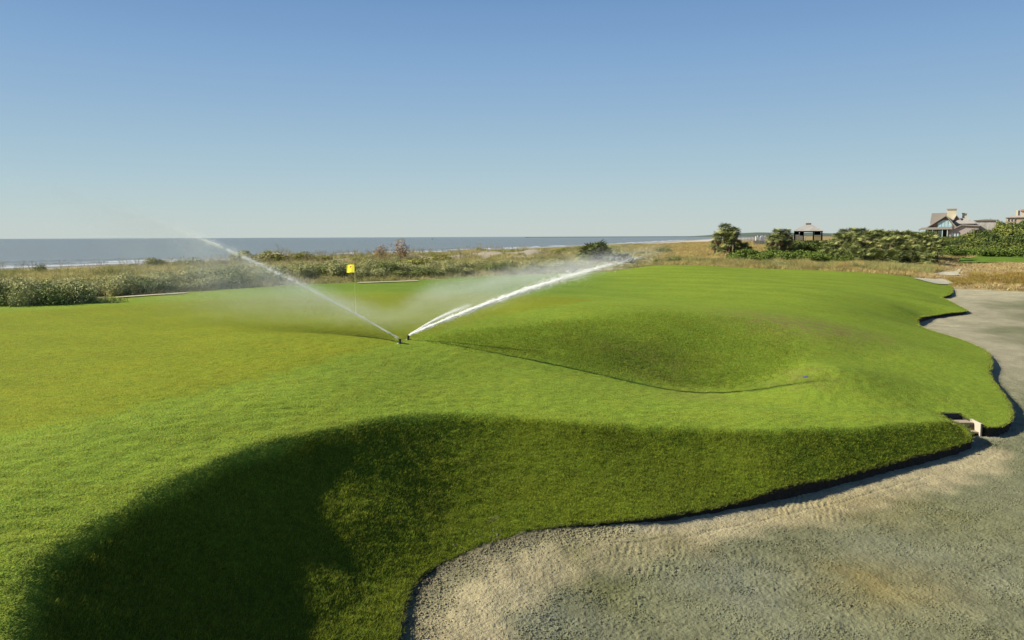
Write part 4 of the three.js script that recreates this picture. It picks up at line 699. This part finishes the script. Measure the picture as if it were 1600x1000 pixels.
// extruded outline given in metres right / up from the thing's base, with its front face at z and a depth behind it
function slab(pts, z, depth) { const s = new THREE.Shape(pts.map((p) => new THREE.Vector2(p[0], p[1]))); const g = new THREE.ExtrudeGeometry(s, { depth, bevelEnabled: false }); g.translate(0, 0, z - depth); return g; }
function hip(x0, x1, y0, rx0, rx1, y1, z0, z1, rz) {   // hip roof from eave rectangle and ridge, with an underside
  const zm0 = z0 - rz, zm1 = z1 + rz, p = [[x0, y0, z0], [x1, y0, z0], [x1, y0, z1], [x0, y0, z1], [rx0, y1, zm0], [rx1, y1, zm0], [rx1, y1, zm1], [rx0, y1, zm1]], f = [[0, 1, 5, 4], [1, 2, 6, 5], [2, 3, 7, 6], [3, 0, 4, 7], [4, 5, 6, 7], [3, 2, 1, 0]], pos = [], uv = [];
  for (const q of f) for (const i of [0, 1, 2, 0, 2, 3]) { pos.push(...p[q[i]]); uv.push(p[q[i]][0] / 4 + p[q[i]][2] / 4, p[q[i]][1] / 4); }
  const g = new THREE.BufferGeometry(); g.setAttribute('position', new THREE.Float32BufferAttribute(pos, 3)); g.setAttribute('uv', new THREE.Float32BufferAttribute(uv, 2)); g.computeVertexNormals(); return g;
}
const faceCamera = (o) => { const a = Math.atan2(o.position.x, -o.position.z); o.rotation.y = -a; o.scale.x = Math.cos(a); };
{ // pavilion
  const D = 218, k = D / F, b = R(1262.5, 376, D), t = thing('beach_pavilion', 'open pavilion with a grey hipped roof above the dunes', 'pavilion', v3(b[0], b[2], -b[1]));
  faceCamera(t);
  const m = (px, py) => [(px - 1262.5) * k, (376 - py) * k];
  const box = (x0, x1, y0, y1, z, d) => { const [a, t0] = m(x0, y0), [c, u] = m(x1, y1); return new THREE.BoxGeometry(c - a, t0 - u, d).translate((a + c) / 2, (t0 + u) / 2, z - d / 2); };
  part(t, 'roof', hip(...[m(1238.5, 0)[0], m(1286.5, 0)[0], m(0, 361.2)[1], m(1257.5, 0)[0], m(1267.5, 0)[0], m(0, 351.2)[1], 4.1, -4.1, 3.3]), greyRoof);
  part(t, 'eave_beam', box(1240.5, 1284.5, 362.6, 361.4, 3.7, 7.4), darkIn);
  const cup = part(t, 'cupola', box(1258.5, 1266.5, 351.2, 349.4, .7, 1.4), greyRoof); part(cup, 'cap', hip(m(1257, 0)[0], m(1268, 0)[0], m(0, 349.4)[1], -.1, .1, m(0, 347.2)[1], .9, -.9, .85), greyRoof);
  for (const [x, z] of [[1241.5, 3.4], [1254.8, 3.4], [1270.5, 3.4], [1283.5, 3.4], [1241.5, -3.4], [1283.5, -3.4], [1254.8, -3.4], [1270.5, -3.4]]) part(t, 'post', box(x - .8, x + .8, 380, 362, z + .15, .3), paint(.05, .05, .045, .8));
  part(t, 'wall_panel', box(1240.6, 1248.4, 366.8, 362.6, 3.3, .15), paint(.5, .26, .12, .8)); part(t, 'wall_panel', box(1271.6, 1281.4, 367.4, 362.6, 3.3, .15), brownShingle); part(t, 'wall_panel', box(1249.4, 1255.6, 368, 362.6, 3.2, .15), darkIn);  // sunlit left and shaded right painted into the panel colours
  for (const [a, c] of [[1241, 1254], [1271, 1284]]) { for (let x = a; x < c; x += 1.6) part(t, 'baluster', box(x, x + .7, 375.6, 369.5, 3.5, .1), white); part(t, 'rail', box(a, c, 369.4, 368.9, 3.5, .14), white); }
  part(t, 'deck', box(1238, 1287, 377.2, 375.8, 4, 8), paint(.36, .33, .28, .9));
}
{ // boardwalk with tall white piles and a grey picket screen
  const D = 190, k = D / F, b = R(1190, 388, D), t = thing('boardwalk', 'grey picket boardwalk with tall white piles left of the pavilion', 'boardwalk', v3(b[0], b[2], -b[1]));
  const box = (x0, x1, y0, y1, z, d) => new THREE.BoxGeometry((x1 - x0) * k, (y0 - y1) * k, d).translate(((x0 + x1) / 2 - 1190) * k, (388 - (y0 + y1) / 2) * k, z - d / 2);
  for (const x of [1182.8, 1185.4, 1190.4, 1192.6, 1194.9, 1197.2]) part(t, 'pile', box(x - .65, x + .65, 390, 368.6 + .4 * Math.sin(x), -.8, .2), white);
  for (let x = 1176.5; x < 1204; x += 1.55) part(t, 'picket', box(x, x + .95, 389, 375.4 + .5 * Math.sin(x * 3), 0, .06), paint(.40, .38, .34, .9));
  for (const y of [377.5, 384]) part(t, 'rail', box(1176, 1204, y + .6, y, -.07, .1), paint(.33, .31, .28, .9));
  part(t, 'deck', box(1174, 1226, 389, 387.8, -.2, 2), paint(.36, .34, .3, .9));
  const f = thing('picket_fence', 'low white picket fence running past the pavilion towards the beach', 'fence', v3(b[0], b[2], -b[1] - 45)), kk = (D + 45) / F;
  const fb = (x0, x1, y0, y1, d) => new THREE.BoxGeometry((x1 - x0) * kk, (y0 - y1) * kk, d).translate(((x0 + x1) / 2 - 1190) * kk, EYE - b[2] - ((y0 + y1) / 2 - 367) * kk, 0);
  for (let x = 1226; x < 1332; x += 2.2) part(f, 'picket', fb(x, x + 1, 377, 369.2 + .4 * Math.sin(x * 2), .08), white);
  part(f, 'rail', fb(1225, 1333, 370.6, 370, .06), white);
}
{ // the large shingled house
  const D = 262, k = D / F, b = R(1478, 377, D), t = thing('shingled_house', 'large shingled house with steep gables, porch and cream chimneys above the thicket', 'house', v3(b[0], b[2], -b[1]));
  faceCamera(t);
  const m = (px, py) => [(px - 1478) * k, (377 - py) * k], ms = (...a) => a.map((p) => m(...p));
  const box = (x0, x1, y0, y1, z, d) => { const [a, c] = m(x0, y0), [e, f] = m(x1, y1); return new THREE.BoxGeometry(e - a, f - c, d).translate((a + e) / 2, (c + f) / 2, z - d / 2); };
  part(t, 'rear_roof', slab(ms([1451, 349], [1453.2, 332.6], [1477, 332.2], [1479, 349]), -7, 1), shingle); part(t, 'wall', box(1452, 1512, 377, 349, -6.5, 7), shingle);
  part(t, 'gable_wall', slab(ms([1445, 357.5], [1476, 338.2], [1494.5, 357.5]), 0, 8), brownShingle); part(t, 'wall', box(1446, 1486, 377, 357.5, -2.2, 6), darkIn);
  part(t, 'roof_slope', slab(ms([1442.5, 357.4], [1476, 336.8], [1476, 338.2], [1443.6, 358.3]), .7, 9), greyRoof); part(t, 'roof_slope', slab(ms([1476, 338.2], [1476, 336.8], [1496, 357.6], [1494.6, 358.4]), .7, 9), greyRoof);
  part(t, 'rear_gable', slab(ms([1484, 352], [1492.3, 337.2], [1506, 352]), -3, 5), brownShingle); part(t, 'roof_slope', slab(ms([1482, 352], [1492.3, 335.8], [1492.3, 337.4], [1483.6, 352.4]), -2.6, 6), paint(.42, .42, .4)); part(t, 'roof_slope', slab(ms([1492.3, 337.2], [1492.3, 335.8], [1508, 352], [1506.4, 352.6]), -2.6, 6), greyRoof);
  const win = part(t, 'window', slab(ms([1464, 355.4], [1464, 348.8], [1472.4, 344], [1480, 344], [1487, 352], [1487, 355.4]), .12, .2), teal);
  for (const [x0, x1, y] of [[1465, 1469.4, 349.2], [1470.2, 1474.6, 346], [1475.4, 1479.6, 345.4], [1480.4, 1485.6, 351]]) part(win, 'pane', box(x0, x1, 354.6, y, .2, .1), glassy);
  const ch = part(t, 'chimney', box(1477.3, 1492.3, 352, 327.6, -5, 1.6), cream); part(ch, 'cap', box(1476.4, 1493.2, 327.6, 326, -4.8, 2), paint(.34, .30, .24)); const ch2 = part(t, 'chimney', box(1501.6, 1508.6, 352, 334.4, -6, 1.3), cream); part(ch2, 'cap', box(1500.8, 1509.4, 334.4, 333, -5.8, 1.6), paint(.4, .36, .28));
  part(t, 'hip_roof', hip(m(1487, 0)[0], m(1523, 0)[0], m(0, 350)[1], m(1498, 0)[0], m(1511, 0)[0], m(0, 341.4)[1], -1, -7.5, 3), greyRoof); part(t, 'wall', box(1490, 1520, 377, 350, -1.6, 4), shingle);
  part(t, 'porch_roof', slab(ms([1432.5, 359], [1440, 355.6], [1486, 355.4], [1487.5, 358.6]), 2.2, 4), greyRoof);
  for (const x of [1436, 1446, 1456.5, 1471.6, 1479.5]) part(t, 'porch_post', box(x - .7, x + .7, 377, 358.6, 2, .3), teal);
  for (const [x0, x1] of [[1448.5, 1455], [1458, 1463], [1464.5, 1470]]) { const w = part(t, 'window', box(x0, x1, 373, 360.5, -2.05, .2), white); part(w, 'pane', box(x0 + .5, x1 - .5, 372.4, 361.1, -1.98, .1), glassy); }
  part(t, 'side_gable', slab(ms([1481, 377], [1481, 361.4], [1501, 352.6], [1527, 354], [1527, 377]), 1.2, 5), cedar([.27, .22, .2], [.42, .37, .35])); part(t, 'roof_slope', slab(ms([1479.6, 361.6], [1501, 351.2], [1501, 352.6], [1480.4, 362.6]), 1.7, 6), greyRoof); part(t, 'roof_slope', slab(ms([1501, 352.6], [1501, 351.2], [1529, 352.8], [1529, 354.2]), 1.7, 6), greyRoof);
  for (const x of [1486, 1490.4, 1494.8]) { const w = part(t, 'window', box(x, x + 2.6, 372.6, 364.2, 1.3, .2), white); part(w, 'pane', box(x + .4, x + 2.2, 372, 364.8, 1.36, .1), glassy); }
  part(t, 'wing', box(1521, 1553, 378, 344.6, -2, 9), cedar([.22, .21, .18], [.47, .45, .40])); part(t, 'wing_roof', slab(ms([1519.5, 345.2], [1536, 343], [1555, 344.2], [1555, 345.4]), -1.6, 10), greyRoof);
}
{ // far houses at the right edge
  const D = 340, k = D / F, b = R(1590, 352, D), t = thing('far_house', 'tan house with chimneys on the skyline at the right edge', 'house', v3(b[0], b[2], -b[1])), tan = paint(.36, .30, .23, .9);
  faceCamera(t);
  const box = (x0, x1, y0, y1, z, d) => new THREE.BoxGeometry((x1 - x0) * k, (y0 - y1) * k, d).translate(((x0 + x1) / 2 - 1590) * k, (352 - (y0 + y1) / 2) * k, z - d / 2);
  part(t, 'wall', box(1571, 1608, 360, 340, 0, 9), tan); part(t, 'roof', hip(-20 * k, 19 * k, 12 * k, -8 * k, 8 * k, 15.5 * k, .6, -9.6, 4), cedar([.24, .2, .16], [.34, .29, .24]));
  const c1 = part(t, 'chimney', box(1586.5, 1589.6, 340, 328.2, -3, 1.4), cream); part(c1, 'side_flue', box(1589.6, 1592.4, 340, 329, -3, 1.3), darkIn);
  const c2 = part(t, 'tower', box(1594, 1603, 340, 330.4, -2, 4), paint(.45, .39, .31, .9)); part(c2, 'cap', box(1593.2, 1604, 330.4, 327.6, -1.6, 5), paint(.35, .2, .14, .9));
  for (const x of [1574, 1579, 1584]) { const w = part(t, 'window', box(x, x + 2.6, 346, 341.6, .1, .2), white); part(w, 'pane', box(x + .4, x + 2.2, 345.6, 342, .18, .1), darkIn); }
}
// ---------------------------------------------------------------- far shore, vessel, walkers
{
  const D = 5200, xs = axis([100, 4200, 40]), pos = [], col = [], idx = [];
  for (const x of xs) { const px = x / D * F + 800, hgt = 4 + 26 * sstep(1085, 1170, px) * (.75 + .3 * fbm(x / 160, 2, 4)); for (const [z, y] of [[D - 60, SEA - 2], [D, SEA + hgt], [D + 400, SEA + hgt * .9], [D + 900, SEA - 2]]) { pos.push(x, y, -z); col.push(.06, .085, .06); } }
  for (let i = 0; i < xs.length - 1; i++) for (let r = 0; r < 3; r++) { const a = i * 4 + r; idx.push(a, a + 4, a + 1, a + 4, a + 5, a + 1); }
  const g = new THREE.BufferGeometry(); g.setAttribute('position', new THREE.Float32BufferAttribute(pos, 3)); g.setAttribute('color', new THREE.Float32BufferAttribute(col, 3)); g.setIndex(idx); g.computeVertexNormals();
  tag(top(new THREE.Mesh(g, vcol({})), 'far_shore'), 'low hazy wooded shore on the horizon behind the pavilion', 'shore', null, 'structure');
}
{
  const b = R(675.5, 371, 2600), t = thing('fishing_boat', 'tiny dark vessel on the sea horizon', 'boat', v3(b[0], SEA, -b[1])), hull = new THREE.Shape([[-4, 1.4], [-3.2, -.3], [3.4, -.3], [4.4, 1.9], [3.6, 1.7]].map((p) => new THREE.Vector2(...p)));
  part(t, 'hull', new THREE.ExtrudeGeometry(hull, { depth: 2.6, bevelEnabled: true, bevelSize: .2, bevelThickness: .2 }).translate(0, 0, -1.3), paint(.06, .07, .08));
  t.scale.setScalar(.6);
  part(t, 'wheelhouse', new RoundedBoxGeometry(2.2, 2.2, 1.8, 2, .15).translate(-1, 2.5, 0), paint(.5, .5, .5)); part(t, 'mast', tube(v3(.6, 1.4, 0), v3(.6, 7, 0), .15, .08, 6), paint(.1, .1, .1));
}
function walker(px, D, turn, shirt, label) {
  const [X] = Q(px, D, 0), o = thing('person', label, 'person', v3(X, landH(X, D), -D), null), j = (x, y, z, r) => ({ p: v3(x, y, z), r });
  const bones = [[j(0, .95, 0, .15), j(0, 1.38, 0, .17)], [j(0, 1.38, 0, .09), j(0, 1.56, 0, .06)], [j(0, 1.62, .01, .095), j(0, 1.68, .01, .09)], [j(.09, .92, 0, .1), j(.1, .5, .12, .07)], [j(.1, .5, .12, .065), j(.1, .06, .06, .045)], [j(.1, .05, .06, .045), j(.1, .04, .2, .04)], [j(-.09, .92, 0, .1), j(-.1, .5, -.04, .07)], [j(-.1, .5, -.04, .065), j(-.1, .08, -.25, .045)], [j(-.1, .07, -.25, .045), j(-.1, .04, -.13, .04)],
    [j(.2, 1.36, 0, .06), j(.24, 1.1, -.1, .045)], [j(.24, 1.1, -.1, .042), j(.23, .86, .02, .036)], [j(-.2, 1.36, 0, .06), j(-.24, 1.1, .08, .045)], [j(-.24, 1.1, .08, .042), j(-.23, .88, .22, .036)]];
  const N = 56, mc = new MarchingCubes(N, new THREE.MeshStandardMaterial(), false, false, 40000), half = N / 2, pt = v3(0, 0, 0); mc.isolation = 0;
  for (let z = 0; z < N; z++) for (let y = 0; y < N; y++) for (let x = 0; x < N; x++) {
    pt.set((x - half) / half, (y - half) / half + .9, (z - half) / half); let d = 9;
    for (const [a, b] of bones) { const u = b.p.clone().sub(a.p), q = clamp(pt.clone().sub(a.p).dot(u) / u.lengthSq(), 0, 1), e = pt.distanceTo(a.p.clone().addScaledVector(u, q)) - lerp(a.r, b.r, q), h = clamp(.5 + .5 * (d - e) / .05, 0, 1); d = lerp(d, e, h) - .05 * h * (1 - h); }
    mc.field[z * N * N + y * N + x] = -d;
  }
  mc.update(); const n = mc.count || mc.geometry.drawRange.count, g = new THREE.BufferGeometry(), pos = mc.positionArray.slice(0, n * 3), col = new Float32Array(n * 3);
  for (let i = 0; i < n; i++) { pos[i * 3 + 1] += .9; const y = pos[i * 3 + 1]; col.set(y > 1.68 ? [.05, .035, .02] : y > 1.47 ? [.4, .27, .2] : y > .95 ? shirt : y > .5 ? [.03, .035, .05] : [.36, .24, .18], i * 3); }
  g.setAttribute('position', new THREE.BufferAttribute(pos, 3)); g.setAttribute('normal', new THREE.BufferAttribute(mc.normalArray.slice(0, n * 3), 3)); g.setAttribute('color', new THREE.BufferAttribute(col, 3));
  part(o, 'body', g, vcol({ roughness: .9 })); o.rotation.y = turn;
}
walker(664, 262, 1.2, [.03, .03, .04], 'left of two tiny dark figures walking on the beach'); walker(679.5, 268, 1.5, [.05, .05, .08], 'right of two tiny dark figures walking on the beach');

renderer.render(scene, camera);
